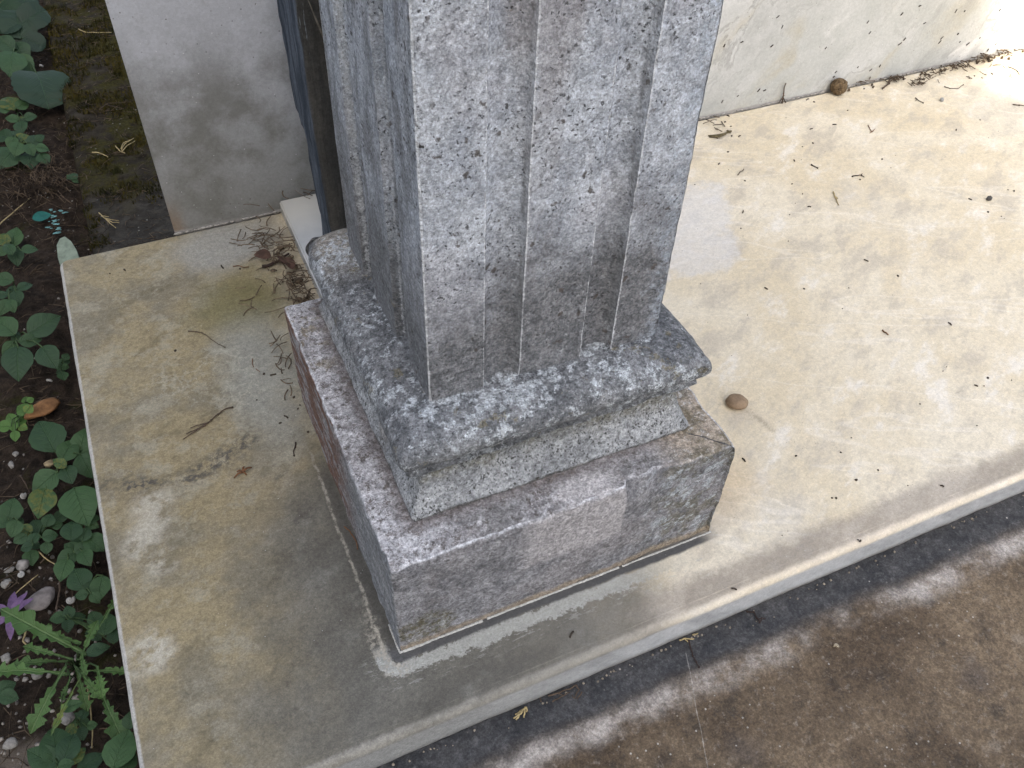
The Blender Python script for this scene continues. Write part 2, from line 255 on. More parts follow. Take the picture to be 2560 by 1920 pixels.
  ["mallow","mallow with large scalloped leaves in the dark top left corner","weed",[-0.27,1.648,-0.098],[[-0.2637,1.6123,-0.0546,-0.2573,1.6744,-0.016,0.0886,-0.533,0.8415,0.52,2],[-0.2531,1.6407,-0.035,-0.2007,1.6637,-0.0233,0.0805,-0.5944,0.8002,0.52,2],[-0.2429,1.4194,-0.0365,-0.2363,1.331,-0.064,0.2585,-0.2697,0.9276,0.56,2],[-0.2745,1.5345,-0.0397,-0.3056,1.5592,-0.0202,0.0912,-0.5429,0.8348,0.44,0],[-0.2719,1.5583,-0.0364,-0.2612,1.5183,-0.0632,-0.0593,-0.5669,0.8216,0.46,0],[-0.2734,1.4832,-0.0204,-0.2903,1.4272,-0.0389,0.2282,-0.3664,0.9021,0.44,0],[-0.2744,1.5009,-0.0384,-0.2499,1.4667,-0.0584,-0.0684,-0.5408,0.8383,0.42,0],[-0.2593,1.6672,-0.0369,-0.2981,1.715,-0.0215,-0.1116,-0.3853,0.916,0.52,2],[-0.2575,1.6463,-0.0344,-0.3021,1.6284,-0.0369,0.0722,-0.3116,0.9475,0.5,2],[-0.2565,1.5776,-0.0382,-0.2203,1.5595,-0.0533,0.0435,-0.5878,0.8078,0.5,2],[-0.2605,1.6494,-0.0364,-0.2493,1.6054,-0.063,-0.1593,-0.5395,0.8268,0.5,2],[-0.2809,1.7714,-0.0588,-0.2947,1.8399,-0.0392,-0.1647,-0.3015,0.9391,0.5,2],[-0.253,1.7378,-0.0548,-0.2362,1.7882,-0.0352,0.2137,-0.4149,0.8844,0.5,2]]],
  ["wild_plant","pale weed of toothed leaves under the round mallow leaf near the moss","weed",[-0.2957,1.3788,-0.098],[[-0.2959,1.3504,-0.0709,-0.31,1.3865,-0.0579,0.1322,-0.288,0.9485,0.46,0],[-0.2911,1.3397,-0.0624,-0.2676,1.3534,-0.0594,0.1458,-0.4394,0.8864,0.44,0],[-0.2902,1.3063,-0.0686,-0.3118,1.3119,-0.0621,0.1533,-0.4372,0.8862,0.42,0],[-0.2886,1.2948,-0.0652,-0.2899,1.2684,-0.0746,-0.1013,-0.326,0.9399,0.46,0],[-0.2911,1.2991,-0.0719,-0.2746,1.2998,-0.0689,-0.1252,-0.5571,0.8209,0.46,0],[-0.2804,1.297,-0.0614,-0.2574,1.2958,-0.0606,-0.0562,-0.4958,0.8666,0.4,0],[-0.3016,1.3573,-0.0687,-0.3298,1.3562,-0.0625,0.2047,-0.5091,0.836,0.46,0],[-0.2937,1.3081,-0.0766,-0.2828,1.3187,-0.0689,0.0176,-0.5991,0.8005,0.46,0]]],
  ["wild_plant","bushy small-leaved weed between the mallow and the dry grass tuft","weed",[-0.2978,1.2658,-0.098],[[-0.3041,1.2346,-0.0616,-0.3312,1.254,-0.0604,-0.1551,-0.273,0.9494,0.46,0],[-0.3065,1.2517,-0.0805,-0.2757,1.255,-0.0761,-0.0987,-0.3201,0.9422,0.46,0],[-0.2972,1.2266,-0.0573,-0.3128,1.2083,-0.0671,-0.0564,-0.4331,0.8996,0.46,0],[-0.2779,1.2135,-0.076,-0.2601,1.2345,-0.0651,0.1332,-0.5453,0.8276,0.46,0],[-0.2679,1.1813,-0.0585,-0.2473,1.1777,-0.0659,0.2612,-0.3613,0.8951,0.46,0],[-0.2792,1.1889,-0.0534,-0.2739,1.1685,-0.0664,0.2288,-0.4763,0.849,0.46,0],[-0.2921,1.2047,-0.0571,-0.3048,1.1787,-0.0662,0.2014,-0.4107,0.8892,0.46,0],[-0.2824,1.1967,-0.0741,-0.2838,1.161,-0.0847,0.1119,-0.2861,0.9516,0.46,0],[-0.304,1.2478,-0.0795,-0.3029,1.2788,-0.0698,0.1289,-0.3003,0.9451,0.46,0],[-0.2678,1.223,-0.0706,-0.2519,1.2303,-0.0646,-0.1545,-0.4012,0.9029,0.46,0],[-0.3038,1.2123,-0.0716,-0.3338,1.1751,-0.08,0.2189,-0.3796,0.8989,0.46,0],[-0.265,1.1753,-0.0687,-0.2553,1.1538,-0.0805,0.2174,-0.3914,0.8942,0.46,0]]],
  ["wild_plant","single small green seedling on the moss strip edge","seedling",[-0.2236,1.1227,-0.098],[[-0.2274,1.0686,-0.0634,-0.2138,1.0745,-0.0643,0.189,-0.2834,0.9402,0.4,0],[-0.2186,1.0441,-0.0519,-0.2085,1.0556,-0.0493,0.2016,-0.3731,0.9056,0.4,0],[-0.2182,1.0474,-0.0531,-0.2104,1.0398,-0.0573,0.0818,-0.4254,0.9013,0.4,0]]],
  ["toothed_rosette","rosette of long toothed dandelion-like leaves at the lower left","weed",[-0.311,0.1659,-0.098],[[-0.2903,0.1507,-0.0545,-0.3577,0.217,-0.0222,0.0432,-0.4023,0.9145,0.12,1],[-0.2938,0.1638,-0.0506,-0.3363,0.192,-0.0392,0.0983,-0.2395,0.9659,0.17,1],[-0.3037,0.1503,-0.0532,-0.3459,0.1784,-0.0422,0.0056,-0.3561,0.9344,0.1,1],[-0.3121,0.1589,-0.0667,-0.3644,0.1684,-0.054,0.219,-0.0893,0.9716,0.12,1],[-0.3079,0.1302,-0.045,-0.3803,0.1648,-0.0456,-0.0381,-0.0607,0.9974,0.11,1],[-0.3062,0.1331,-0.0339,-0.348,0.0852,-0.0502,0.1041,-0.4002,0.9105,0.13,1],[-0.2951,0.1197,-0.0397,-0.3282,0.0719,-0.0436,0.1488,-0.1814,0.9721,0.06,1],[-0.3017,0.1384,-0.0528,-0.3002,0.0979,-0.0703,0.1716,-0.3858,0.9065,0.15,1],[-0.2972,0.1302,-0.0459,-0.2816,0.0968,-0.0551,-0.0471,-0.2843,0.9576,0.18,1],[-0.279,0.1241,-0.0386,-0.2788,0.0904,-0.0426,0.1831,-0.1127,0.9766,0.2,1],[-0.2813,0.102,-0.0487,-0.2673,0.0387,-0.0608,0.0414,-0.1786,0.983,0.17,1],[-0.3002,0.1374,-0.0595,-0.2527,0.1188,-0.0629,0.0501,-0.0552,0.9972,0.09,1],[-0.2963,0.1433,-0.047,-0.2726,0.178,-0.0407,0.2174,-0.3158,0.9236,0.13,1],[-0.2892,0.1447,-0.0433,-0.266,0.1478,-0.0475,0.1956,-0.1675,0.9663,0.3,0],[-0.3071,0.1266,-0.0477,-0.3187,0.1099,-0.0553,-0.0248,-0.3985,0.9168,0.2,1],[-0.2792,0.1618,-0.0434,-0.2494,0.198,-0.0379,0.2328,-0.3294,0.915,0.07,1],[-0.3174,0.094,-0.0433,-0.297,0.0947,-0.0445,0.0635,-0.1804,0.9815,0.3,0],[-0.2914,0.1462,-0.0393,-0.2915,0.1214,-0.0443,0.0214,-0.1988,0.9798,0.2,1]]]]
TWIGS = [
  ["twig","thin dark curved twig lying on the yellowed left part of the slab","twig","tw",0.0008,[[[-0.106,0.5367,0.0015],[-0.0975,0.5324,0.0015],[-0.0907,0.5272,0.0015],[-0.0856,0.5185,0.0015],[-0.0814,0.5086,0.0015],[-0.0757,0.4982,0.0015],[-0.0689,0.489,0.0015]]]],
  ["forked_twig","long forked brown twig on the left of the slab, splitting into three tips","twig","tw",0.0011,[[[-0.082,0.3809,0.002],[-0.0921,0.3808,0.002],[-0.1003,0.3758,0.002],[-0.1095,0.3699,0.002],[-0.1182,0.364,0.002],[-0.1318,0.3588,0.002],[-0.1454,0.3524,0.002]],[[-0.1129,0.3672,0.002],[-0.1232,0.3674,0.002],[-0.1345,0.3667,0.002]],[[-0.118,0.3652,0.002],[-0.1265,0.362,0.002],[-0.1409,0.3592,0.002]],[[-0.1215,0.364,0.002],[-0.125,0.3627,0.002]]]],
  ["twig","short dark curled twig on the slab left of the plinth, beside its pale line","twig","dk",0.0009,[[[-0.026,0.2973,0.0015],[-0.0281,0.291,0.0015],[-0.0318,0.286,0.0015],[-0.0326,0.2792,0.0015]]]],
  ["twig","short rust-coloured twig near the back of the slab left of the litter heap","twig","ru",0.0008,[[[-0.0246,0.6487,0.0015],[-0.0169,0.6476,0.0015],[-0.0106,0.6402,0.0015],[-0.004,0.6395,0.0015]]]],
  ["twig","fine rusty thread against the left foot of the plinth","twig","ru",0.0008,[[[-0.0081,0.1616,0.0015],[-0.0045,0.1555,0.0015],[-0.0029,0.1476,0.0015],[-0.0014,0.1381,0.0015],[-0.0032,0.128,0.0015]]]],
  ["twig","tiny orange curved sliver in the middle of the slab, left of the plinth","twig","ru",0.0007,[[[-0.041,0.4546,0.0015],[-0.0432,0.4469,0.0015],[-0.043,0.4391,0.0015]],[[-0.0408,0.4351,0.0015],[-0.0375,0.4276,0.0015]]]],
  ["straw","pale yellow straw lying alone on the bright right of the slab","straw","st",0.0013,[[[0.907,0.4804,0.0015],[0.899,0.4632,0.0015],[0.8919,0.4472,0.0015]],[[0.9026,0.4678,0.0015],[0.9015,0.4623,0.0015]]]],
  ["twig","small grey Y-shaped twig on the slab above the pale straw","twig","dk",0.0011,[[[0.9664,0.5053,0.0015],[0.9755,0.5043,0.0015],[0.9833,0.5025,0.0015]],[[0.982,0.503,0.0015],[0.9838,0.496,0.0015]],[[0.982,0.503,0.0015],[0.9877,0.5058,0.0015]]]],
  ["twig","short straight dark rod on the slab near the grey Y-shaped twig","twig","dk",0.0012,[[[0.9236,0.559,0.0015],[0.9271,0.5473,0.0015]]]],
  ["twig","thin brown bent twig on the slab beside the shaft of the column","twig","tw",0.0008,[[[0.789,0.5794,0.0015],[0.7969,0.5852,0.0015],[0.8034,0.5865,0.0015],[0.8074,0.59,0.0015]]]],
  ["twig","small reddish three-armed twig on the slab below the round cone","twig","ru",0.001,[[[1.1003,0.6271,0.0015],[1.0936,0.6137,0.0015],[1.0916,0.6059,0.0015]],[[1.0916,0.6059,0.0015],[1.1044,0.6125,0.0015]],[[1.0925,0.6069,0.0015],[1.0848,0.6042,0.0015]]]],
  ["broken_stick","thick broken two-pronged stick at the foot of the right marble wall","stick","tw",0.0022,[[[1.2137,0.7228,0.003],[1.2392,0.7346,0.003],[1.2715,0.7492,0.003]],[[1.2378,0.7351,0.003],[1.2644,0.757,0.003]]]],
  ["twig","long thin curved twig on the slab at right, right of the broken stick","twig","tw",0.0009,[[[1.3352,0.6883,0.0015],[1.3406,0.6781,0.0015],[1.3543,0.6713,0.0015],[1.3755,0.6798,0.0015]]]],
  ["twig","short brown twig on the slab left of the small grey pebble","twig","tw",0.001,[[[1.2513,0.673,0.0015],[1.2497,0.6626,0.0015],[1.2524,0.6537,0.0015]],[[1.2511,0.6684,0.0015],[1.244,0.6648,0.0015]]]],
  ["twig","dark twig running off the right frame edge","twig","tw",0.0012,[[[1.41,0.5877,0.0015],[1.4194,0.5811,0.0015],[1.4355,0.5703,0.0015]]]],
  ["twig","thin bent twig by the sunlit right corner of the slab","twig","tw",0.001,[[[1.5161,0.7041,0.0015],[1.5202,0.6955,0.0015],[1.5204,0.6832,0.0015],[1.5114,0.6693,0.0015]]]],
  ["twig","stubby reddish-brown twig alone on the right half of the slab","twig","ru",0.0014,[[[0.7587,0.1867,0.0015],[0.7601,0.1827,0.0015],[0.761,0.1763,0.0015]]]],
  ["twig","brown twig with fine hairs on the dark paving, hanging out from the slab joint","twig","dk",0.001,[[[0.3673,-0.0795,-0.0485],[0.3735,-0.0827,-0.0485],[0.3725,-0.0901,-0.0485],[0.3723,-0.0957,-0.0485]],[[0.3719,-0.0924,-0.0485],[0.3778,-0.0923,-0.0485],[0.3811,-0.0943,-0.0485]],[[0.3723,-0.0957,-0.0485],[0.3772,-0.0931,-0.0485]]]],
  ["twig","long dark bent twig on the paving below the slab front edge","twig","dk",0.001,[[[0.2904,-0.083,-0.0485],[0.2875,-0.0907,-0.0485],[0.2846,-0.1002,-0.0485],[0.2844,-0.1074,-0.0485],[0.284,-0.1135,-0.0485]]]],
  ["dry_sprig","yellow dry sprig sticking out of the joint under the slab front edge","sprig","st",0.0011,[[[0.2805,-0.0794,-0.0475],[0.2879,-0.081,-0.0475],[0.2958,-0.0844,-0.0475]],[[0.2868,-0.0805,-0.0475],[0.2879,-0.085,-0.0475]],[[0.2961,-0.08,-0.0475],[0.3032,-0.0805,-0.0475]]]],
  ["dry_sprig","tuft of yellow dry sprigs under the slab front edge, leftmost on the paving","sprig","st",0.0014,[[[0.0992,-0.0817,-0.047],[0.0953,-0.0835,-0.047],[0.0897,-0.0873,-0.047],[0.0862,-0.0892,-0.047]],[[0.1003,-0.0813,-0.047],[0.0975,-0.0854,-0.047],[0.0944,-0.0902,-0.047]],[[0.1013,-0.0808,-0.047],[0.099,-0.086,-0.047]],[[0.0956,-0.0828,-0.047],[0.0877,-0.0838,-0.047]],[[0.0925,-0.085,-0.047],[0.0846,-0.0868,-0.047]]]],
  ["dry_sprig","tangle of grey-brown dry sprigs under the middle of the slab front edge","sprig","tw",0.0011,[[[0.1258,-0.0797,-0.047],[0.1386,-0.0811,-0.047],[0.1496,-0.0817,-0.047],[0.1579,-0.0807,-0.047]],[[0.127,-0.0865,-0.047],[0.1373,-0.0856,-0.047],[0.1481,-0.0848,-0.047]],[[0.1364,-0.0811,-0.047],[0.1406,-0.0861,-0.047]],[[0.1567,-0.0811,-0.047],[0.1578,-0.0862,-0.047],[0.1492,-0.0925,-0.047],[0.1484,-0.0885,-0.047]],[[0.1593,-0.0896,-0.047],[0.151,-0.0942,-0.047]],[[0.1175,-0.0784,-0.047],[0.1165,-0.0824,-0.047]]]],
  ["straw","long pale straw lying over the soil at the left frame edge, above the weeds","straw","st",0.0013,[[[-0.357,0.9982,-0.09],[-0.3312,1.0325,-0.09],[-0.3113,1.055,-0.09],[-0.2936,1.0766,-0.09]]]],
  ["twig","upright brown stalk on the soil right of the grey stone","twig","tw",0.0014,[[[-0.3148,0.2819,-0.088],[-0.319,0.2581,-0.088],[-0.3224,0.2432,-0.088],[-0.3244,0.2345,-0.088]]]],
  ["twig","bent yellow-brown twig on the soil left of the toothed rosette","twig","st",0.0014,[[[-0.3527,0.235,-0.088],[-0.3567,0.2237,-0.088],[-0.3592,0.2151,-0.088],[-0.3546,0.2056,-0.088]]]],
  ["straw","thin pale straw on the soil above the purple flower","straw","st",0.0009,[[[-0.3664,0.2747,-0.085],[-0.3526,0.2842,-0.085],[-0.3372,0.2934,-0.085]]]],
  ["twig","pale slanting twig under the dense round-leaved weed","twig","st",0.001,[[[-0.3347,0.3271,-0.086],[-0.3275,0.3124,-0.086],[-0.3159,0.297,-0.086]]]],
  ["twig","thin twig curling over the soil left of the big-leaved weed","twig","tw",0.0009,[[[-0.348,0.455,-0.09],[-0.3432,0.4428,-0.09],[-0.3393,0.4258,-0.09]]]],
  ["straw","dry stem running through the toothed rosette down to the frame bottom","straw","st",0.001,[[[-0.3012,0.1343,-0.085],[-0.3008,0.1087,-0.085],[-0.3018,0.0823,-0.085],[-0.304,0.0658,-0.085]]]],
  ["dry_sprig","curved dry cypress sprig on the mossy footing, middle of the strip","sprig","st",0.0012,[[[-0.1388,1.1156,-0.047],[-0.1334,1.0957,-0.047],[-0.1267,1.0863,-0.047]],[[-0.131,1.0989,-0.047],[-0.1227,1.1163,-0.047],[-0.1052,1.1306,-0.047]],[[-0.1296,1.0942,-0.047],[-0.1195,1.1096,-0.047],[-0.1045,1.1205,-0.047]],[[-0.1311,1.103,-0.047],[-0.1249,1.12,-0.047],[-0.1125,1.1264,-0.047]]]],
  ["dry_sprig","feathery dry sprig on the bare footing behind the slab corner","sprig","st",0.001,[[[-0.1881,0.9237,-0.047],[-0.1797,0.9021,-0.047],[-0.1753,0.889,-0.047],[-0.1683,0.8728,-0.047]],[[-0.1811,0.906,-0.047],[-0.1713,0.8965,-0.047],[-0.1618,0.8905,-0.047]],[[-0.1797,0.9021,-0.047],[-0.171,0.8896,-0.047],[-0.1619,0.8848,-0.047]],[[-0.1845,0.9131,-0.047],[-0.1749,0.907,-0.047]]]],
  ["straw","pale curled straw on the mossy footing below the curved sprig","straw","st",0.0012,[[[-0.1774,1.1086,-0.047],[-0.1686,1.1052,-0.047],[-0.1611,1.0956,-0.047],[-0.1547,1.0837,-0.047]]]],
  ["straw","long pale straw on the moss reaching the left edge of the wall","straw","st",0.0012,[[[-0.1507,1.6007,-0.047],[-0.1379,1.5804,-0.047],[-0.1154,1.5702,-0.047],[-0.0895,1.5627,-0.047]]]],
  ["twig","fine forked grey twig across the upper part of the mossy footing","twig","tw",0.0009,[[[-0.148,1.2545,-0.047],[-0.1321,1.2702,-0.047],[-0.1116,1.2639,-0.047]],[[-0.1355,1.2652,-0.047],[-0.1204,1.2502,-0.047],[-0.1077,1.2392,-0.047]]]],
  ["dead_stick","dark red dead stick in the litter heap by the marble kerb","stick","dk",0.0028,[[[0.0127,0.6285,0.004],[0.027,0.6286,0.004],[0.0401,0.635,0.004],[0.0553,0.6447,0.004]],[[0.0396,0.6333,0.004],[0.0421,0.6245,0.004]]]]]
SPOTS = {
  "pebble":[0.4942,0.1484,0.0],
  "cone":[1.121,0.7524,0.0],
  "gpeb":[1.2917,0.648,0.0],
  "dpeb":[1.1336,0.3687,0.0],
  "snailp":[0.4316,-0.1516,-0.05],
  "orange":[-0.3122,0.556,-0.09],
  "grey":[-0.3374,0.2573,-0.09],
  "sn1":[-0.3555,0.3014,-0.088],
  "sn2":[-0.3079,0.2462,-0.088],
  "sn3":[-0.2998,0.6086,-0.088],
  "sn4":[-0.3464,0.418,-0.088],
  "w1":[-0.3677,0.3147,-0.09],
  "w2":[-0.3523,0.3146,-0.09],
  "w3":[-0.3561,0.4755,-0.09],
  "w4":[-0.3505,0.4928,-0.09],
  "w5":[-0.3122,0.4586,-0.09],
  "w6":[-0.3711,0.297,-0.09],
  "w7":[-0.3762,0.2015,-0.09],
  "w8":[-0.3777,0.1029,-0.09],
  "w9":[-0.348,0.1689,-0.09],
  "w10":[-0.324,0.1074,-0.09],
  "flower":[-0.363,0.2418,-0.07],
  "teal":[-0.2821,1.0045,-0.085],
  "shard":[-0.2479,0.8485,-0.055],
  "leafbit":[-0.092,0.2772,0.001],
  "drygrass":[-0.2846,1.1231,-0.09],
  "soiledge":[-0.3564,0.1015,-0.095],
  "sh5":[-0.2392,1.5275,-0.08],
  "crumb":[-0.3258,0.3339,-0.09],
  "shardpts":[[-0.2514,0.8832,-0.052],[-0.2436,0.8855,-0.052],[-0.2361,0.8717,-0.052],[-0.2312,0.8504,-0.052],[-0.2296,0.8266,-0.052],[-0.2406,0.8124,-0.052],[-0.2577,0.8111,-0.052],[-0.2597,0.8407,-0.052],[-0.2578,0.8695,-0.052]],
  "tealbits":[[-0.2634,1.0212,-0.085],[-0.2569,1.0102,-0.085],[-0.2506,1.0101,-0.085],[-0.242,1.0019,-0.085],[-0.2609,0.9997,-0.085],[-0.2665,0.9842,-0.085],[-0.2578,0.9843,-0.085],[-0.2564,0.972,-0.085],[-0.2562,0.9603,-0.085],[-0.2611,0.9461,-0.085],[-0.2704,0.9659,-0.085]],
  "chips":[[0.9958,0.6544,0.0005],[0.945,0.6123,0.0005],[0.9694,0.6153,0.0005],[1.0449,0.6515,0.0005],[1.1006,0.6839,0.0005],[0.8572,0.4955,0.0005],[0.8455,0.4623,0.0005],[0.8029,0.4562,0.0005],[0.7598,0.4008,0.0005],[0.8401,0.3179,0.0005],[1.0461,0.5028,0.0005],[1.4246,0.7004,0.0005],[0.7781,0.6198,0.0005],[0.707,0.5821,0.0005],[0.8486,0.6867,0.0005],[0.8605,0.6808,0.0005],[0.8655,0.7144,0.0005],[0.8577,0.7778,0.0005],[0.9041,0.5813,0.0005],[0.8586,0.5253,0.0005],[0.7132,0.3002,0.0005],[0.6619,0.3209,0.0005],[0.5678,0.0351,0.0005],[0.8289,0.0613,0.0005],[0.6458,-0.0517,0.0005],[0.5917,-0.0037,0.0005],[0.5576,-0.0054,0.0005],[0.881,0.7465,0.0005],[0.8645,0.7307,0.0005],[1.1253,0.7726,0.0005],[1.1765,0.7533,0.0005],[1.183,0.7378,0.0005],[1.0608,0.7314,0.0005],[1.0543,0.7432,0.0005],[1.1546,0.7664,0.0005],[1.1863,0.3787,0.0005],[1.1932,0.3723,0.0005],[1.108,0.3439,0.0005],[1.1191,0.3268,0.0005],[1.1058,0.3812,0.0005],[0.7907,0.5617,0.0005],[0.7101,0.455,0.0005],[0.7382,0.4897,0.0005],[0.9735,0.4941,0.0005],[1.4329,0.6888,0.0005],[1.4643,0.6941,0.0005],[1.5168,0.7095,0.0005],[1.3099,0.568,0.0005],[1.2421,0.5572,0.0005],[0.5192,-0.0172,0.0005],[0.5063,-0.0751,0.0005],[0.3438,-0.0703,0.0005],[0.5149,-0.0154,0.0005],[0.5053,-0.0729,0.0005],[0.8577,0.1616,0.0005],[0.861,0.2717,0.0005],[0.7751,0.2772,0.0005],[0.4528,0.0705,0.0005],[0.5141,0.0515,0.0005],[0.7127,0.0598,0.0005],[0.8033,0.0564,0.0005],[0.8131,0.0523,0.0005],[0.8136,0.6455,0.0005],[0.8191,0.6911,0.0005],[1.0502,0.53,0.0005],[-0.1854,0.6973,0.0005],[-0.1655,0.6978,0.0005],[-0.1286,0.5073,0.0005],[-0.0095,0.3495,0.0005],[-0.0257,0.3422,0.0005],[-0.0352,0.3351,0.0005],[-0.0081,0.3088,0.0005],[-0.039,0.6539,0.0005],[-0.0163,0.641,0.0005],[-0.0336,0.4233,0.0005],[-0.0235,0.4169,0.0005],[-0.0091,0.3701,0.0005],[-0.0057,0.3544,0.0005],[0.1629,-0.0494,0.0005],[0.0164,0.4377,0.0005],[-0.0521,0.3828,0.0005]],
  "wchips":[[1.1564,0.756,0.1257],[1.3008,0.756,0.101],[1.361,0.756,0.0548],[1.4018,0.756,0.064],[1.4166,0.756,0.0456],[1.4416,0.756,0.0374],[1.1701,0.756,0.1036],[1.3621,0.756,0.0625],[1.4687,0.756,0.0452],[1.2718,0.756,0.1376],[0.9618,0.756,0.1476],[0.9497,0.756,0.1155],[0.8824,0.756,0.1338],[1.0751,0.756,0.0908],[1.1688,0.756,0.0376],[1.2041,0.756,0.0257],[1.1175,0.756,0.0373],[1.1162,0.756,0.0281],[1.2244,0.756,0.0302],[0.9454,0.756,0.0332],[0.9593,0.756,0.0305],[0.9011,0.756,0.0308],[0.869,0.756,0.0261],[1.5232,0.756,0.0239],[1.5073,0.756,0.014],[1.4914,0.756,0.0973],[1.2336,0.756,0.1286],[1.3712,0.756,0.1131],[1.3949,0.756,0.1095],[0.9466,0.756,0.1673],[0.8469,0.756,0.1333],[1.2561,0.756,0.0682],[1.264,0.756,0.0762]]}
TREES = [(-1.58, -3.75, 9.0, 1.0), (-2.98, -3.9, 9.4, 1.0), (-4.35, -4.0, 9.2, 1.0)]
SKY_BLOCK_BUSHES = [(-1.75, .55, 1.2, .50), (-1.45, 1.55, 1.6, .55), (-1.15, 2.35, 2.0, .58)]  # unseen bushes added at left to cut off sky light
# ------------------------------------------------------------------ materials of the stones
PLC, PLH = (0.18, 0.186), (0.18, 0.186)          # plinth footprint
def make_slab_mat():
    k = NT('stained_marble', .6, .22)
    w = k.noise(5, 4, .6, col=True)
    wv = k.sep(k.vadd(k.P, k.vmul(k.vadd(w, (-.5, -.5, -.5)), (.10, .10, .0))))
    wx, wy = wv[0], wv[1]
    fine = k.sep(k.vadd(k.P, k.vmul(k.vadd(k.noise(60, 5, .65, col=True), (-.5, -.5, -.5)), (.020, .020, .0))))
    fx, fy = fine[0], fine[1]
    big = k.noise(4.5, 8, .66, dist=.6)
    mid = k.noise(17, 9, .70, v=k.rot(k.P, (0, 0, .5), (1.6, .8, 1)), off=3)
    sml = k.noise(75, 8, .76, v=k.rot(k.P, (0, 0, .5), (1.8, .8, 1)), off=7)
    grain = k.noise(420, 4, .7)
    # clean cream marble of the right part
    c = k.mix(k.ss(big, .35, .65), (.615, .525, .375), (.675, .605, .475))
    c = k.mix(k.mul(k.ss(mid, .49, .63), .72), c, (.47, .415, .335))
    c = k.mix(k.mul(k.ss(mid, .47, .34), .7), c, (.73, .685, .61))
    dirt = k.mul(k.ss(sml, .55, .72), k.ss(k.noise(6, 4, .6, off=11), .44, .62))
    c = k.mix(k.mul(dirt, .70), c, (.36, .32, .265))
    c = k.mix(k.mul(k.ss(k.noise(3, 6, .7, off=19), .53, .66), .45), c, (.50, .465, .41))
    # scuffed pale lines
    sc = k.ss(k.math('ABSOLUTE', k.sub(k.noise(7, 3, .5, v=k.rot(k.P, (0, 0, -.5), (3, .6, 1)), off=20), .5)), .012, .0)
    c = k.mix(k.mul(sc, .28), c, (.78, .73, .65))
    # yellow-olive growth and grey film of the left part
    left = k.ss(wx, .16, -.02)
    lc = k.mix(k.ss(k.noise(10, 6, .65, off=31), .38, .57), (.212, .186, .130), (.295, .242, .142))
    lc = k.mix(k.mul(k.ss(k.noise(90, 5, .7, off=38), .48, .64), .40), lc, (.15, .125, .075))
    lc = k.mix(k.mul(k.ss(mid, .52, .70), .7), lc, (.31, .275, .20))
    lc = k.mix(k.mul(k.ss(mid, .46, .30), .75), lc, (.140, .115, .066))
    lc = k.mix(k.mul(k.ss(k.noise(20, 7, .70, off=50), .50, .62), .60), lc, (.345, .315, .235))
    c = k.mix(left, c, lc)
    # grey marble round the front corner of the column: dampness plus painted contact shade
    grey = k.mul(k.ss(k.rect((.06, .06), (.13, .14), (wx, wy)), .10, -.02), k.ss(wx, .34, .20))
    grey = k.mx(grey, k.mul(k.ss(k.seg((-.16, -.02), (.22, -.06), (wx, wy)), .11, .03), .9))
    grey = k.mul(grey, k.ss(wy, .34, .14), k.ss(k.add(wx, k.mul(wy, -.25)), -.26, -.06))
    gc = k.mix(k.ss(mid, .34, .66), (.095, .090, .078), (.150, .143, .123))
    gc = k.mix(k.mul(k.ss(k.noise(30, 5, .6, off=61), .55, .72), .5), gc, (.225, .22, .20))
    c = k.mix(k.mul(grey, .95), c, gc)
    # green algae by the kerb, bare grey-white next to it
    c = k.mix(k.mul(k.ss(k.blob((-.035, .575), (.085, .10), (wx, wy)), 1.1, .3), .75), c, (.16, .145, .065))
    c = k.mix(k.mul(k.ss(k.blob((-.02, .70), (.10, .06), (wx, wy)), 1.1, .4), .7), c, (.34, .345, .33))
    c = k.mix(k.mul(k.ss(k.blob((-.035, .42), (.07, .16), (wx, wy)), 1.1, .3), .55), c, (.30, .31, .285))
    # white blooms
    for cx, cy, rx, ry in ((-.213, .222, .016, .020), (-.196, .243, .013, .012), (-.198, .27, .02, .015), (-.228, .094, .022, .016), (-.212, .10, .012, .02), (-.192, .19, .012, .012)):
        d = k.blob((cx, cy), (rx, ry), (k.add(k.mul(fx, .6), k.mul(wx, .4)), k.add(k.mul(fy, .6), k.mul(wy, .4))))
        cl = k.mul(k.ss(d, 1.9, .5), k.ss(k.add(k.mul(mid, .5), k.mul(k.noise(45, 6, .65, off=8), .5)), .43, .52))
        c = k.mix(k.mul(cl, .72), c, (.46, .425, .345))
    # fine pale crack net
    net = k.ss(k.vor(58, k.vadd(k.P, k.vmul(k.noise(60, 5, .7, col=True), (.035, .035, 0))), 'DISTANCE_TO_EDGE'), .13, .0)
    nm = k.mul(net, k.ss(k.blob((-.105, .42), (.10, .11), (wx, wy)), 1.1, .5), k.ss(k.noise(22, 4, .6, off=71), .46, .56))
    c = k.mix(k.mul(nm, .45), c, (.42, .40, .32))
    # dark smudged vein across the left part
    sm = k.ss(k.seg((-.240, .320), (-.205, .308), (fx, fy)), .035, .0)
    sm2 = k.mx(k.ss(k.seg((-.148, .294), (-.075, .322), (fx, fy)), .024, .0), k.mul(k.ss(k.seg((-.21, .305), (-.14, .296), (fx, fy)), .014, .0), .7))
    spk = k.ss(k.noise(120, 6, .75, off=6), .42, .58)
    c = k.mix(k.math('MULTIPLY', k.add(k.mul(sm, .65, k.add(.45, k.mul(spk, .6))), k.mul(sm2, 1.0, spk)), .95, clamp=True), c, (.085, .078, .066))
    for cx, cy, rx in ((-.055, .265, .025), (-.035, .205, .02), (-.05, .19, .014)):
        c = k.mix(k.mul(k.ss(k.blob((cx, cy), (rx, rx), (fx, fy)), 1, .2), k.ss(sml, .46, .64), .75), c, (.10, .092, .08))
    # brown stain inside the front edge, at right
    edge = k.add(k.y(), k.mul(k.sub(k.noise(38, 6, .7, off=81), .5), .035))
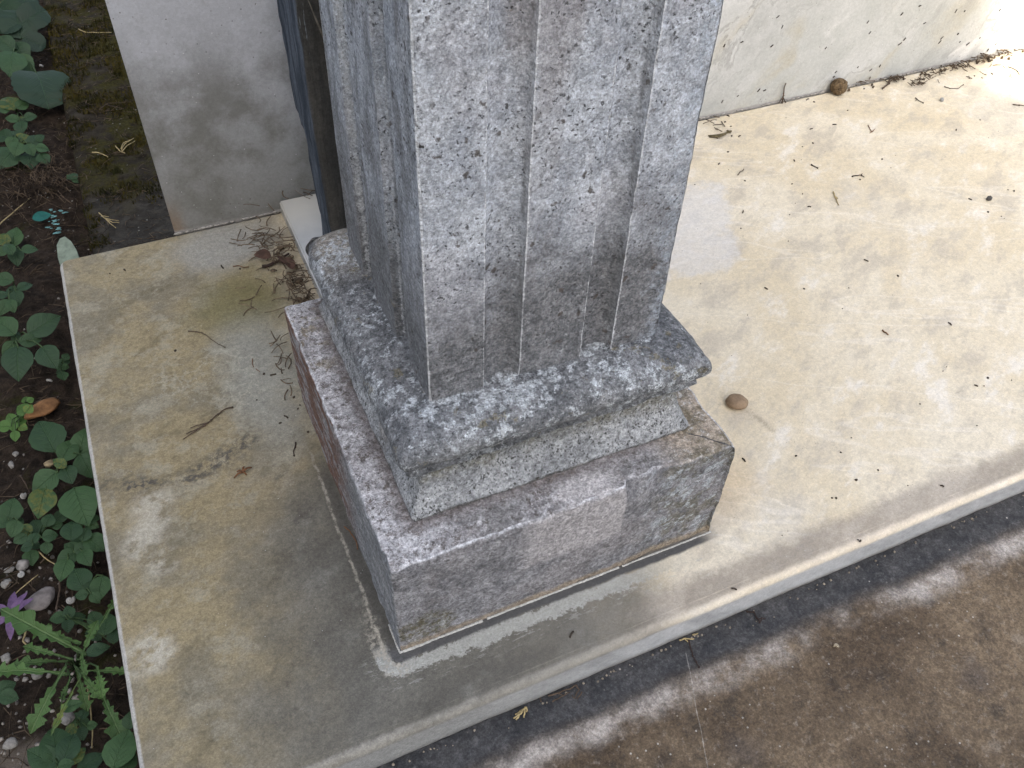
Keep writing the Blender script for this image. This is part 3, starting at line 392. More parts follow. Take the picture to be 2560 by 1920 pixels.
    fb = k.mul(k.ss(edge, -.032, -.052), k.ss(wx, .20, .32), k.ss(k.y(), -.0765, -.071))
    c = k.mix(k.mul(fb, .82), c, k.mix(k.ss(mid, .4, .65), (.265, .228, .185), (.42, .37, .31)))
    # washed bluish patch beside the column
    pt = k.rect((.575, .475), (.095, .085), (k.add(k.mul(k.add(k.mul(fx, .8), k.mul(k.x(), .2)), 1.0), k.mul(k.sub(k.y(), .44), -.62)), k.add(k.mul(fy, .8), k.mul(k.y(), .2))))
    c = k.mix(k.mul(k.ss(k.add(pt, k.mul(k.sub(k.noise(13, 6, .7, off=77), .5), .16)), .018, -.012), .50), c, k.mix(k.ss(mid, .4, .6), (.57, .565, .57), (.65, .65, .655)))
    # orange rust wash right of the plinth
    c = k.mix(k.mul(k.ss(k.blob((.40, .06), (.07, .085), (wx, wy)), 1.0, .2), .5), c, (.62, .46, .27))
    # trail behind the pebble
    c = k.mix(k.mul(k.ss(k.seg((.502, .130), (.512, .098), (fx, fy)), .010, .0), k.ss(sml, .36, .6), .7), c, (.30, .25, .19))
    # wet ring and lime bloom round the plinth foot; left strip adds painted contact shade
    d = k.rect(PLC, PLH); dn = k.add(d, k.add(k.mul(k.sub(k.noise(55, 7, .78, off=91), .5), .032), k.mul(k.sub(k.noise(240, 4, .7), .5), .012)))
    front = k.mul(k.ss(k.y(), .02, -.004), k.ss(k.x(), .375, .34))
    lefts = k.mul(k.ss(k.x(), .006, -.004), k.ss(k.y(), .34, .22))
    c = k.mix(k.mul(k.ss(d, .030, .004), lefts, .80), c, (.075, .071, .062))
    bloom = k.mul(k.ss(dn, .0085, .0105), k.ss(dn, .0265, .0235), front, k.ss(k.add(k.x(), k.mul(mid, .1)), .40, .27))
    c = k.mix(k.mul(bloom, .85), c, k.mix(grain, (.30, .30, .275), (.47, .47, .43)))
    stre = k.mul(k.ss(k.noise(150, 5, .75, v=k.vmul(k.P, (.35, 1.4, 1)), off=5), .56, .62), k.ss(d, .05, .02), front)
    c = k.mix(k.mul(stre, .6), c, (.42, .42, .39))
    lw = k.add(d, k.mul(k.sub(k.noise(30, 5, .7, off=15), .5), .012))
    lb = k.mul(k.ss(k.math('ABSOLUTE', k.sub(lw, .0145)), .0026, .0006), k.ss(k.x(), .004, -.004), k.ss(k.noise(120, 6, .8), .36, .58), k.ss(k.y(), .30, .24))
    lb2 = k.mul(k.ss(k.math('ABSOLUTE', k.sub(dn, .018)), .012, .003), k.ss(k.x(), .01, -.004), k.ss(k.y(), .10, .0), k.ss(k.noise(190, 5, .75, off=3), .44, .58))
    c = k.mix(k.math('MULTIPLY', k.add(lb, lb2), .80, clamp=True), c, (.38, .35, .29))
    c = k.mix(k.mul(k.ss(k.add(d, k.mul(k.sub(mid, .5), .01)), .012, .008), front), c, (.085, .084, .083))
    # worn rounded arris: cleaner, plus its lit edge painted pale
    rim = k.mul(k.ss(k.add(k.y(), k.mul(k.sub(sml, .5), .004)), -.0685, -.0735), k.ss(k.z(), -.010, -.004))
    c = k.mix(k.mul(rim, .62, k.ss(mid, .2, .6)), c, k.mix(k.ss(wx, .42, .12), (.60, .52, .42), (.30, .285, .25)))
    riml = k.ss(k.add(k.x(), k.mul(k.sub(sml, .5), .003)), -.243, -.2455)
    c = k.mix(k.mul(riml, .8), c, (.52, .51, .49))
    # front face: bluish grey marble, darker along its foot
    fz = k.mul(k.ss(k.y(), -.0755, -.0775), k.ss(k.z(), -.004, -.012))
    fc = k.mix(k.ss(k.noise(14, 7, .66, v=k.rot(k.P, (0, .6, .3), (2, 1, .7))), .35, .65), (.28, .285, .29), (.44, .445, .45))
    fc = k.mix(k.mul(k.ss(k.add(k.z(), k.mul(mid, .02)), -.026, -.040), .75), fc, (.19, .175, .14))
    c = k.mix(fz, c, k.mix(k.ss(wx, .30, -.05), fc, (.27, .27, .26)))
    # pinhole specks and crystals
    sp = k.mul(k.ss(k.vor(150), .10, .05), k.ss(k.noise(12, 3, .5, off=41), .52, .6))
    c = k.mix(k.mul(sp, .7), c, (.11, .095, .075))
    cr = k.mul(k.ss(k.vor(120, k.vadd(k.P, (3, 1, 0))), .06, .03), k.ss(k.noise(9, 3, .5, off=44), .5, .6))
    c = k.mix(k.mul(cr, .7), c, (.8, .8, .8))
    c = k.mix(k.mul(k.sub(grain, .45), .30), c, (.95, .93, .88), 'OVERLAY')
    c = k.speckle(c, .05, 120, .05, 420)
    gp = k.sep(k.vor(900, col=True))[0]
    c = k.shade(c, k.add(1.0, k.mul(k.sub(gp, .5), k.add(.10, k.mul(left, .16)))))
    c = k.shade(c, k.add(1.0, k.mul(k.sub(k.noise(210, 5, .75, off=2), .5), k.add(.35, k.mul(left, .65)))))
    return k.out(c, [(grain, .0004), (sml, .0012)], k.ss(sml, .3, .7, .52, .75))

def make_wall_mat(veined):
    k = NT('veined_marble' if veined else 'grey_marble', .62, .18)
    big = k.noise(4, 5, .6, dist=.5); sml = k.noise(70, 5, .65); grain = k.noise(400, 3, .6)
    if veined:
        rv = k.rot(k.vadd(k.P, k.vmul(k.noise(7, 4, .6, col=True), (.10, 0, .10))), (0, -.75, 0), (.26, 1, .11))
        v1 = k.noise(1.0, 6, .60, v=rv, dist=.3); v2 = k.noise(1.2, 7, .64, v=rv, dist=.4, off=9)
        c = k.mix(k.ss(big, .35, .65), (.40, .405, .385), (.51, .51, .495))
        c = k.mix(k.mul(k.ss(v1, .50, .68), .60), c, (.40, .35, .245))
        c = k.mix(k.mul(k.ss(v2, .50, .72), .75), c, (.29, .29, .275))
        c = k.mix(k.mul(k.ss(k.math('ABSOLUTE', k.sub(v2, .52)), .03, .0), k.ss(big, .4, .6), .55), c, (.22, .215, .20))
        c = k.mix(k.mul(k.ss(v1, .42, .3), .6), c, (.66, .65, .63))
        c = k.mix(k.mul(k.ss(k.noise(3, 3), .52, .65), .4), c, (.46, .47, .43))
    else:
        mid = k.noise(13, 8, .68)
        h = k.add(k.z(), k.mul(k.sub(big, .5), .25))
        c = k.mix(k.ss(h, .0, .32), (.23, .23, .222), (.50, .512, .555))
        c = k.mix(k.mul(k.ss(k.noise(11, 7, .64, off=5.5), .40, .62), .72, k.ss(k.add(k.z(), k.mul(big, .1)), .42, .22)), c, (.150, .147, .130))
        c = k.mix(k.mul(k.ss(mid, .45, .3), .5), c, (.37, .37, .385))
        # rusty foot of the left arris
        c = k.mix(k.mul(k.ss(k.add(k.x(), k.mul(sml, .03)), -.045, -.072), k.ss(k.z(), .075, .01), .8), c, (.23, .17, .125))
    # grey mortar joint and its dark line along the foot
    c = k.mix(k.mul(k.ss(k.add(k.z(), k.mul(k.sub(sml, .5), .006)), .006, .002), .8), c, (.30, .285, .27))
    sp = k.mul(k.ss(k.vor(90), .13, .05), k.ss(k.noise(8, 3), .5, .6))
    c = k.mix(k.mul(sp, .75), c, (.10, .09, .075))
    c = k.mix(k.mul(k.ss(k.vor(70, k.vadd(k.P, (2, 0, 1))), .06, .02), .7), c, (.85, .85, .85))
    c = k.mix(k.mul(k.sub(grain, .45), .25), c, (.95, .95, .95), 'OVERLAY')
    c = k.grains(c, .05, 700, .05, 260)
    return k.out(c, [(sml, .0008)], .5)

def make_stone_mat(part):
    k = NT('weathered_' + part, .88, .2)
    z = k.z(); nx, ny, nz = k.normal()
    n1 = k.noise(9, 5, .6); n2 = k.noise(34, 6, .66, off=2); n3 = k.noise(150, 6, .78, off=4); n4 = k.noise(520, 3, .7)
    warp = k.vadd(k.P, k.vmul(k.vadd(k.noise(50, 5, .7, col=True), (-.5, -.5, -.5)), (.02, .02, .02)))
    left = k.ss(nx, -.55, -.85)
    wear_glint = k.attr('wear_glint')
    lich = k.noise(78, 9, .84, off=12); och = k.noise(38, 7, .72, off=25); lumps = k.noise(13, 4, .6, off=33)
    pit = k.vor(210, warp); pit2 = k.vor(62, warp); gate = k.noise(20, 4, .6, off=17)
    bumpd = .0016
    if part == 'shaft':
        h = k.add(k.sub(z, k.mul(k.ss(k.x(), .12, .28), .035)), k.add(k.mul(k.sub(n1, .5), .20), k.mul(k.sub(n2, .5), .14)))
        c = k.mix(k.ss(n2, .36, .62), (.385, .412, .462), (.535, .565, .618))
        c = k.mix(k.mul(k.ss(n1, .50, .66), .45), c, (.45, .435, .46))
        c = k.mix(k.mul(k.ss(n3, .515, .60), .65), c, (.255, .265, .285))
        c = k.mix(k.mul(k.ss(n3, .45, .36), .40), c, (.60, .625, .66))
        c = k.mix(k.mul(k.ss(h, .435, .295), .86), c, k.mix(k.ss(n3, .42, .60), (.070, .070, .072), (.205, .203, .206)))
        c = k.mix(k.mul(k.ss(h, .36, .30), k.ss(lich, .55, .62), .55), c, (.40, .41, .42))
        # dark rain streaks on the left side, its shade painted as even darkening
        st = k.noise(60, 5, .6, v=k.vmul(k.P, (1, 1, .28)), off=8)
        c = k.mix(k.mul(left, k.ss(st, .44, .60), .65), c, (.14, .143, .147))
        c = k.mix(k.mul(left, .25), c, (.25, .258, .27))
        c = k.mix(k.mul(k.ss(k.noise(10, 4, .6, v=k.vmul(k.P, (1, 1, .25)), off=6), .55, .68), .5), c, (.25, .225, .22))
        # blue-white lichen on the right arris
        c = k.mix(k.mul(k.ss(k.add(k.x(), k.mul(k.sub(n2, .5), .06)), .272, .292), k.ss(lich, .42, .60), .75), c, (.40, .45, .52))
        spot = k.mul(k.ss(pit2, .20, .12), k.ss(gate, .46, .54))
        c = k.mix(k.mul(spot, .85), c, (.085, .072, .062))
        c = k.mix(k.mul(k.ss(pit, .28, .18), k.ss(gate, .42, .56), .85), c, (.070, .069, .071))
        c = k.mix(k.mul(k.ss(och, .66, .72), .55), c, (.27, .22, .14))
        c = k.mix(k.mul(k.ss(k.add(wear_glint, k.mul(k.sub(n3, .5), 2.2)), .50, .95), .65, k.ss(n2, .30, .44), k.inv(k.mul(left, .85))), c, (.70, .71, .73))  # ridge highlights painted pale along the flute edges
    elif part == 'torus':
        c = k.mix(k.ss(n2, .38, .62), (.138, .144, .152), (.250, .257, .265))
        c = k.mix(k.mul(k.ss(n3, .52, .60), .65), c, (.31, .31, .315))
        c = k.mix(k.mul(k.ss(n3, .46, .38), .6), c, (.055, .057, .062))
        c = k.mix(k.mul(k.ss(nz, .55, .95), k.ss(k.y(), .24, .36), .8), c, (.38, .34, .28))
        c = k.mix(k.mul(k.ss(z, .225, .207), k.ss(n2, .36, .6), k.ss(n3, .4, .55), .5), c, (.33, .345, .37))
        lm = k.mul(k.ss(k.add(k.add(lich, k.mul(k.sub(n3, .5), .35)), k.mul(k.sub(lumps, .5), .50)), .53, .575), k.ss(k.add(ny, k.mul(nz, -.2)), .55, -.25))
        c = k.mix(k.mul(lm, .9), c, k.mix(k.ss(n4, .3, .7), (.40, .43, .455), (.62, .65, .67)))
        c = k.mix(k.mul(k.ss(k.vor(120, warp), .30, .16), k.ss(lumps, .50, .58), .6), c, (.50, .54, .56))
        c = k.mix(k.mul(k.ss(och, .585, .63), .6), c, k.mix(n3, (.15, .125, .07), (.24, .205, .12)))
        c = k.mix(k.mul(k.ss(pit, .25, .12), .75), c, (.045, .045, .047))
        c = k.mix(k.mul(left, .35), c, (.13, .135, .145))  # left of the moulding toned down evenly: painted shade
        c = k.mix(k.mul(k.ss(wear_glint, .4, .9), .75, k.ss(n3, .36, .50)), c, (.52, .53, .55))  # corner crease highlight painted in pale
        bumpd = .0026
    elif part == 'scotia':
        c = k.mix(k.ss(n2, .36, .62), (.275, .285, .295), (.42, .43, .44))
        c = k.mix(k.mul(k.ss(n3, .52, .60), .5), c, (.17, .17, .168))
        c = k.mix(k.mul(k.ss(k.add(z, k.mul(k.sub(n2, .5), .05)), .172, .196), .8, k.ss(n3, .36, .55)), c, (.150, .142, .105))
        c = k.mix(k.mul(k.ss(k.add(z, k.mul(k.sub(n2, .5), .01)), .149, .146), .8), c, (.09, .08, .07))
        pv = k.vor(330, k.vmul(warp, (1, 1, .6)))
        c = k.mix(k.mul(k.ss(k.add(pv, k.mul(k.sub(n3, .5), 1.2)), .36, .20), k.ss(k.noise(30, 5, .75, off=3), .30, .48), .9), c, (.045, .045, .040))
        c = k.mix(k.mul(k.ss(pit2, .15, .07), k.ss(gate, .5, .56), .9), c, (.05, .04, .03))
        c = k.mix(k.mul(k.ss(n1, .52, .64), .45), c, (.36, .33, .30))
        bumpd = .0022
    else:                                                   # plinth
        top = k.ss(nz, .5, .9); x = k.x(); y = k.y()
        c = k.mix(k.ss(n2, .38, .62), (.175, .175, .186), (.290, .289, .302))
        c = k.mix(k.mul(k.ss(n3, .51, .60), .7), c, (.105, .102, .105))
        c = k.mix(k.mul(k.ss(n3, .46, .38), .4), c, (.36, .35, .355))
        c = k.mix(k.mul(k.ss(n1, .5, .62), .30), c, (.27, .245, .24))
        # pale scaled patch with a sharp upper right corner
        u = k.add(x, k.mul(k.sub(n2, .5), .03)); vv = k.add(z, k.mul(k.sub(n2, .5), .025))
        pa = k.mul(k.ss(u, .115, .150), k.ss(k.add(x, k.mul(k.sub(n3, .5), .006)), .239, .236), k.ss(vv, .062, .078), k.ss(ny, -.5, -.8))
        c = k.mix(k.mul(pa, .85), c, k.mix(n3, (.34, .322, .326), (.46, .442, .445)))
        # lichen stipple on the right of the front
        ri = k.mul(k.ss(u, .245, .30), k.ss(ny, -.5, -.8))
        c = k.mix(k.mul(ri, k.ss(och, .47, .55), .65), c, (.135, .125, .09))
        lv = k.noise(80, 5, .7, v=k.rot(warp, (0, -.5, 0), (1.6, 1, .7)))
        c = k.mix(k.mul(ri, k.ss(k.add(k.mul(lv, .6), k.mul(lich, .4)), .52, .56), .75), c, (.42, .455, .48))
        # olive crust low at the front corner
        oc = k.mul(k.ss(k.add(k.blob((.028, .030), (.038, .030), (x, z)), k.mul(k.sub(n2, .5), 1.2)), 1.0, .6), k.ss(ny, -.5, -.8))
        c = k.mix(k.mul(oc, k.ss(n3, .35, .6), .85), c, (.12, .105, .06))
        c = k.mix(k.mul(oc, k.ss(lich, .52, .58), .7), c, (.36, .37, .36))
        # top: pinkish lime crust, darker where it meets the moulding
        tc = k.mix(k.ss(n2, .38, .58), (.265, .25, .248), (.47, .457, .465))
        tc = k.mix(k.mul(k.ss(n3, .505, .575), .85), tc, (.115, .098, .085))
        tc = k.mix(k.mul(k.ss(lich, .50, .56), .75), tc, (.60, .59, .60))
        tc = k.mix(k.mul(k.ss(k.rect((.184, .198), (.147, .157)), .020, .0), .7), tc, (.15, .125, .115))
        fgt = k.mul(k.ss(y, .045, .02), k.ss(x, .04, .09))
        tc = k.mix(k.mul(fgt, k.ss(n2, .40, .58), .8), tc, (.155, .15, .145))
        tc = k.mix(k.mul(k.ss(k.blob((.200, .016), (.040, .02), (u, y)), 1.1, .5), k.ss(x, .240, .236), .85), tc, (.50, .475, .47))
        tc = k.mix(k.mul(k.ss(x, .27, .32), .7), tc, k.mix(k.ss(och, .42, .58), (.42, .34, .25), (.19, .155, .09)))
        tc = k.mix(k.mul(k.ss(x, .27, .32), k.ss(lich, .56, .62), .8), tc, (.62, .60, .57))
        tc = k.mix(k.mul(k.ss(x, .04, .02), k.ss(y, .20, .30), k.ss(och, .50, .58), .7), tc, (.20, .16, .09))
        c = k.mix(top, c, tc)
        # left side: red-brown at the back, blue-grey in front
        st = k.noise(70, 5, .65, v=k.vmul(k.P, (1, .30, 1)), off=8)
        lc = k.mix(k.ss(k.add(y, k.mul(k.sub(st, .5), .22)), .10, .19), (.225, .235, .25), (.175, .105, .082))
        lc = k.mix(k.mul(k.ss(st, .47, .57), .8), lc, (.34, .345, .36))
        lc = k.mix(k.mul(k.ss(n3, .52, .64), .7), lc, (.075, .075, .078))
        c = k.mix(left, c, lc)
        # ochre line over the mortar
        c = k.mix(k.mul(k.ss(k.add(z, k.mul(k.sub(n2, .5), .012)), .014, .006), k.ss(ny, -.5, -.8), .7), c, (.30, .235, .16))
        c = k.mix(k.mul(k.ss(pit2, .13, .06), k.ss(gate, .5, .56), .8), c, (.06, .055, .05))
        c = k.mix(k.mul(k.ss(k.add(wear_glint, k.mul(k.sub(n3, .5), 1.6)), .55, 1.0), k.ss(k.add(n1, k.mul(n2, .5)), .62, .82), .85), c, (.58, .585, .61))
    c = k.mix(k.mul(k.sub(n4, .45), .45), c, (.9, .9, .9), 'OVERLAY')
    c = k.speckle(c, .13 if part == 'shaft' else .24, 190, .20, 480)
    c = k.grains(c, .16, 620, .10, 300)
    return k.out(c, [(n3, bumpd * 1.3), (n4, .0010), (k.ss(pit, .0, .3), .0008), (n2, .002)])

def make_dark_stone():
    k = NT('dark_slate', .95, .1)
    st = k.noise(75, 5, .65, v=k.vmul(k.P, (1, 1, .10))); n = k.noise(200, 4, .6, v=k.vmul(k.P, (1, 1, .3)))
    ny = k.normal()[1]
    c = k.mix(k.ss(st, .40, .60), (.042, .052, .068), (.105, .122, .15))
    c = k.mix(k.ss(ny, -.5, -.8), c, k.mix(k.ss(st, .4, .6), (.060, .058, .055), (.088, .083, .075)))
    c = k.mix(k.mul(k.ss(k.noise(110, 4, .7, v=k.vmul(k.P, (1, 1, .07)), off=4), .64, .70), .7), c, (.33, .38, .42))
    c = k.grains(c, .12, 500, .08, 200)
    return k.out(c, [(st, .004), (n, .001)])

def make_kerb_mat():
    k = NT('white_marble_kerb', .5, .4)
    n = k.noise(12, 5, .6); s = k.noise(80, 5, .65)
    c = k.mix(k.ss(n, .35, .65), (.42, .44, .45), (.53, .54, .54))
    c = k.mix(k.mul(k.ss(k.y(), .62, .73), .6), c, (.53, .49, .40))
    c = k.mix(k.mul(k.ss(k.normal()[0], -.5, -.8), k.ss(s, .35, .6), .8), c, (.22, .21, .18))
    return k.out(c, [(s, .0006)])

def make_paving_mat():
    k = NT('old_concrete', .85, .3)
    big = k.noise(7, 7, .66, dist=.4); mid = k.noise(28, 8, .72, off=3); sml = k.noise(110, 6, .76, off=5); gr = k.noise(420, 3, .7)
    c = k.mix(k.ss(big, .36, .62), (.080, .056, .035), (.165, .121, .077))
    c = k.mix(k.mul(k.ss(mid, .50, .68), .75), c, (.048, .038, .029))
    c = k.mix(k.mul(k.ss(mid, .42, .28), .5), c, (.27, .225, .175))
    c = k.mix(k.mul(k.ss(sml, .54, .68), .5), c, (.28, .245, .205))
    c = k.mix(k.mul(k.ss(sml, .46, .32), .5), c, (.085, .074, .064))
    # soot round spots
    sv = k.vor(9, k.vadd(k.P, k.vmul(k.noise(20, 4, .6, col=True), (.05, .05, 0))))
    c = k.mix(k.mul(k.ss(sv, .30, .12), .6), c, (.065, .055, .05))
    # slab's contact shade painted as a dark blue-grey band, then a band of lime
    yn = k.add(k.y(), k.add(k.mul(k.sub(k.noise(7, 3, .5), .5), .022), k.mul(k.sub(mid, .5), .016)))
    slab_shade = k.ss(yn, -.134, -.104)
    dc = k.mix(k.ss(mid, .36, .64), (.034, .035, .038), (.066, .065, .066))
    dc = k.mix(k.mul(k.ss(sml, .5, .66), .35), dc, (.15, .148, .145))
    c = k.mix(slab_shade, c, dc)
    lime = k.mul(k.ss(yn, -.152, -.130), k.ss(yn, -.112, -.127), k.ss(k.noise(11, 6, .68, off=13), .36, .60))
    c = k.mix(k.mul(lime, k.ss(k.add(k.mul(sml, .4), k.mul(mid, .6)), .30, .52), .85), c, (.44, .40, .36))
    # a long hairline scratch
    scd = k.seg((.283, -.09), (.238, -.205), k.sep(k.vadd(k.P, k.vmul(k.noise(12, 2, .5, col=True), (.006, .006, 0))))[:2])
    c = k.mix(k.mul(k.ss(scd, .0007, .0002), .45, k.ss(sml, .3, .6)), c, (.42, .40, .36))
    fl = k.mul(k.ss(k.vor(85, k.vadd(k.P, (1, 2, 0))), .11, .06), k.ss(k.noise(11, 3, .5, off=4), .5, .58))
    c = k.mix(k.mul(fl, .75), c, (.48, .45, .40))
    c = k.speckle(c, .16, 130, .18, 420)
    c = k.grains(c, .12, 600, .10, 280)
    return k.out(c, [(sml, .0018), (gr, .0006)])

def make_footing_mat():
    k = NT('mossy_concrete', .95, .15)
    n = k.noise(11, 6, .65); m = k.noise(45, 6, .7, off=4); g = k.noise(240, 4, .7)
    c = k.mix(k.ss(m, .36, .64), (.022, .018, .012), (.050, .041, .029))
    bare = k.ss(k.add(k.y(), k.mul(k.sub(n, .5), .3)), 1.02, .90)
    c = k.mix(k.mul(bare, .9), c, k.mix(k.ss(m, .4, .65), (.034, .031, .026), (.066, .060, .051)))
    mo = k.mul(k.ss(k.add(n, k.mul(k.sub(m, .5), .5)), .46, .58), k.inv(bare))
    c = k.mix(mo, c, k.mix(k.ss(g, .3, .7), (.020, .019, .006), (.058, .050, .013)))
    c = k.mix(k.mul(k.ss(k.vor(60), .11, .05), .6), c, (.30, .29, .26))
    return k.out(c, [(m, .006), (g, .002)])

def make_soil_mat():
    k = NT('dark_soil', .95, .15)
    n = k.noise(14, 6, .65); m = k.noise(70, 6, .72, off=4); g = k.noise(300, 4, .7)
    c = k.mix(k.ss(m, .34, .66), (.018, .0135, .010), (.058, .042, .030))
    c = k.mix(k.mul(k.ss(n, .54, .64), .7), c, k.mix(g, (.025, .024, .008), (.06, .058, .016)))
    c = k.mix(k.mul(k.ss(g, .62, .74), .5), c, (.12, .095, .07))
    c = k.mix(k.mul(k.ss(k.vor(75), .15, .07), k.ss(k.noise(6, 3), .45, .55), .8), c, (.34, .32, .29))
    c = k.mix(k.mul(k.ss(k.blob((-.375, .105), (.055, .035), k.sep(k.vadd(k.P, k.vmul(k.noise(30, 5, .7, col=True), (.05, .05, 0))))[:2]), 1.2, .7), .7), c, (.22, .185, .15))
    return k.out(c, [(m, .006), (g, .003)])

def make_leaf_mat(name, dark, light, vein, rough=.55):
    k = NT(name, rough, .35)
    o = k.obj(); x, y, z = k.sep(o); r = k.rnd(); ay = k.math('ABSOLUTE', y)
    n = k.noise(6, 5, .6, v=o, off=2); f = k.noise(40, 4, .7, v=o)
    c = k.mix(k.math('ADD', k.mul(r, .85), k.mul(k.sub(n, .4), .8), clamp=True), dark, light)
    sv = k.math('SINE', k.mul(k.sub(x, k.mul(ay, .9)), 46.0))
    veins = k.mx(k.ss(ay, .016, .004), k.mul(k.ss(sv, .90, 1.0), k.ss(ay, .30, .02), .55))
    c = k.mix(k.mul(veins, .5), c, vein)
    # a few yellowed, a few spotted with lime
    c = k.mix(k.mul(k.ss(r, .90, .93), k.ss(n, .4, .65), .6), c, (.16, .14, .02))
    c = k.mix(k.mul(k.ss(k.noise(22, 5, .75, v=o, off=7), .68, .72), k.ss(k.math('FRACT', k.mul(r, 7.3)), .55, .6), .7), c, (.35, .38, .34))
    k.bsdf.inputs['Transmission Weight'].default_value = 0.0
    k.bsdf.inputs['Subsurface Weight'].default_value = 0.0
    return k.out(c, [(k.inv(veins), .0012), (f, .0004)])
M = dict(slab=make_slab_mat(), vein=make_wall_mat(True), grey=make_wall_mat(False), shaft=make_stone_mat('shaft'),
         torus=make_stone_mat('torus'), scotia=make_stone_mat('scotia'), plinth=make_stone_mat('plinth'), dark=make_dark_stone(),
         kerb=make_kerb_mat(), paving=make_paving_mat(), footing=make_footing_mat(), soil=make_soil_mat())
M['leaf'] = make_leaf_mat('weed_leaf', (.016, .042, .016), (.040, .088, .027), (.065, .13, .05))
M['rosette'] = make_leaf_mat('rosette_leaf', (.036, .078, .018), (.070, .140, .032), (.15, .22, .09))
M['mallow'] = make_leaf_mat('mallow_leaf', (.010, .026, .012), (.020, .045, .018), (.05, .10, .05))
M['clover'] = make_leaf_mat('clover_leaf', (.05, .11, .02), (.08, .17, .035), (.1, .2, .06))
M['stem'] = plain('green_stem', (.05, .085, .03))
M['tw'] = plain('brown_twig', (.085, .060, .042), .85, .35)
M['dk'] = plain('dark_twig', (.035, .022, .018), .85, .35)
M['ru'] = plain('rusty_twig', (.16, .075, .035), .85, .3)
M['st'] = plain('dry_straw', (.38, .30, .15), .8, .3)
M['white'] = plain('chalk_white', (.24, .225, .20), .8, .25, 300)
M['crumb'] = plain('dark_crumb', (.055, .042, .032), .9, .4)
M['mortar'] = plain('white_mortar', (.47, .46, .43), .85, .2, 300)

# ------------------------------------------------------------------ ground, soil, paving, footing
gm = mesh('ground', [(-150, -150, -.16), (150, -150, -.16), (150, 150, -.16), (-150, 150, -.16)], [(0, 1, 2, 3)], False)
kg = NT('rough_ground', .95, .1)
gc = kg.mix(kg.ss(kg.noise(1.2, 6, .65), .38, .62), (.075, .060, .040), (.060, .075, .030))
tag(link('ground', gm, kg.out(gc)), kind='structure')

def grid(name, x0, x1, y0, y1, st, fz, mat):
    nx, ny = int((x1 - x0) / st) + 1, int((y1 - y0) / st) + 1
    v = []
    for j in range(ny):
        for i in range(nx):
            x, y = x0 + (x1 - x0) * i / (nx - 1), y0 + (y1 - y0) * j / (ny - 1)
            v.append((x, y, fz(x, y)))
    f = [(j * nx + i, j * nx + i + 1, (j + 1) * nx + i + 1, (j + 1) * nx + i) for j in range(ny - 1) for i in range(nx - 1)]
    return link(name, mesh(name, v, f), mat)
def soil_z(x, y):
    p = (x, y, 0)
    return -.099 + .011 * fr(p, 9, 3) + .006 * fr(p, 40, 3) + .0025 * fr(p, 130, 2)
tag(grid('soil', -1.0, -.19, -.30, 2.4, .0075, soil_z, M['soil']), kind='structure')

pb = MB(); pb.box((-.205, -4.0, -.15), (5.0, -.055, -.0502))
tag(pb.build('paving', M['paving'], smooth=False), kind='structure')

# mossy footing under the tomb: lumpy top and broken left arris
def foot_z(x, y):
    p = (x, y, 0)
    e = sstep(-.215, -.200, x)
    return -.0535 + .004 * fr(p, 12, 3) * e + .0022 * fr(p, 70, 3) - (1 - e) * .012
ft = grid('footing', -.215, -.06, .70, 2.4, .005, foot_z, M['footing'])
me = ft.data
for v in me.vertices:
    if v.co.x < -.2149:
        v.co.x += .006 * fr(v.co, 25, 3); v.co.z = -.14
tag(ft, 'long mossy concrete footing running back along the left side of the wall', 'footing')
fb = MB(); fb.box((-.0601, .760, -.14), (2.5, 2.4, -.055)); fb.box((-.2000, -.055, -.14), (2.5, .70, -.0525)); fb.box((-.0601, .70, -.14), (2.5, .76, -.0525))
fb.build('footing_body', M['footing'], ft, False)
# moss cushions on it
mo = MB()
for i in range(5200):
    y = R.uniform(.84, 1.85); x = R.uniform(-.212, -.085)
    if fr((x, y, 0), 11, 4, 7) + .35 * sstep(.95, 1.3, y) < .12 + R.random() * .25: continue
    z = foot_z(x, y)
    for q in range(3):
        a = R.uniform(0, 6.283); h = R.uniform(.003, .009); d = R.uniform(.002, .006)
        b = len(mo.v)
        cx, cy = x + R.uniform(-.004, .004), y + R.uniform(-.004, .004)
        mo.v += [(cx - .0012 * math.sin(a), cy + .0012 * math.cos(a), z - .001), (cx + .0012 * math.sin(a), cy - .0012 * math.cos(a), z - .001), (cx + d * math.cos(a), cy + d * math.sin(a), z + h)]
        mo.f.append((b, b + 1, b + 2))
mk = NT('moss', .95, .1)
mc = mk.mix(mk.ss(mk.noise(25, 4, .6), .38, .62), (.020, .021, .006), (.065, .052, .012))
tag(mo.build('moss', mk.out(mc), ft), kind='stuff')

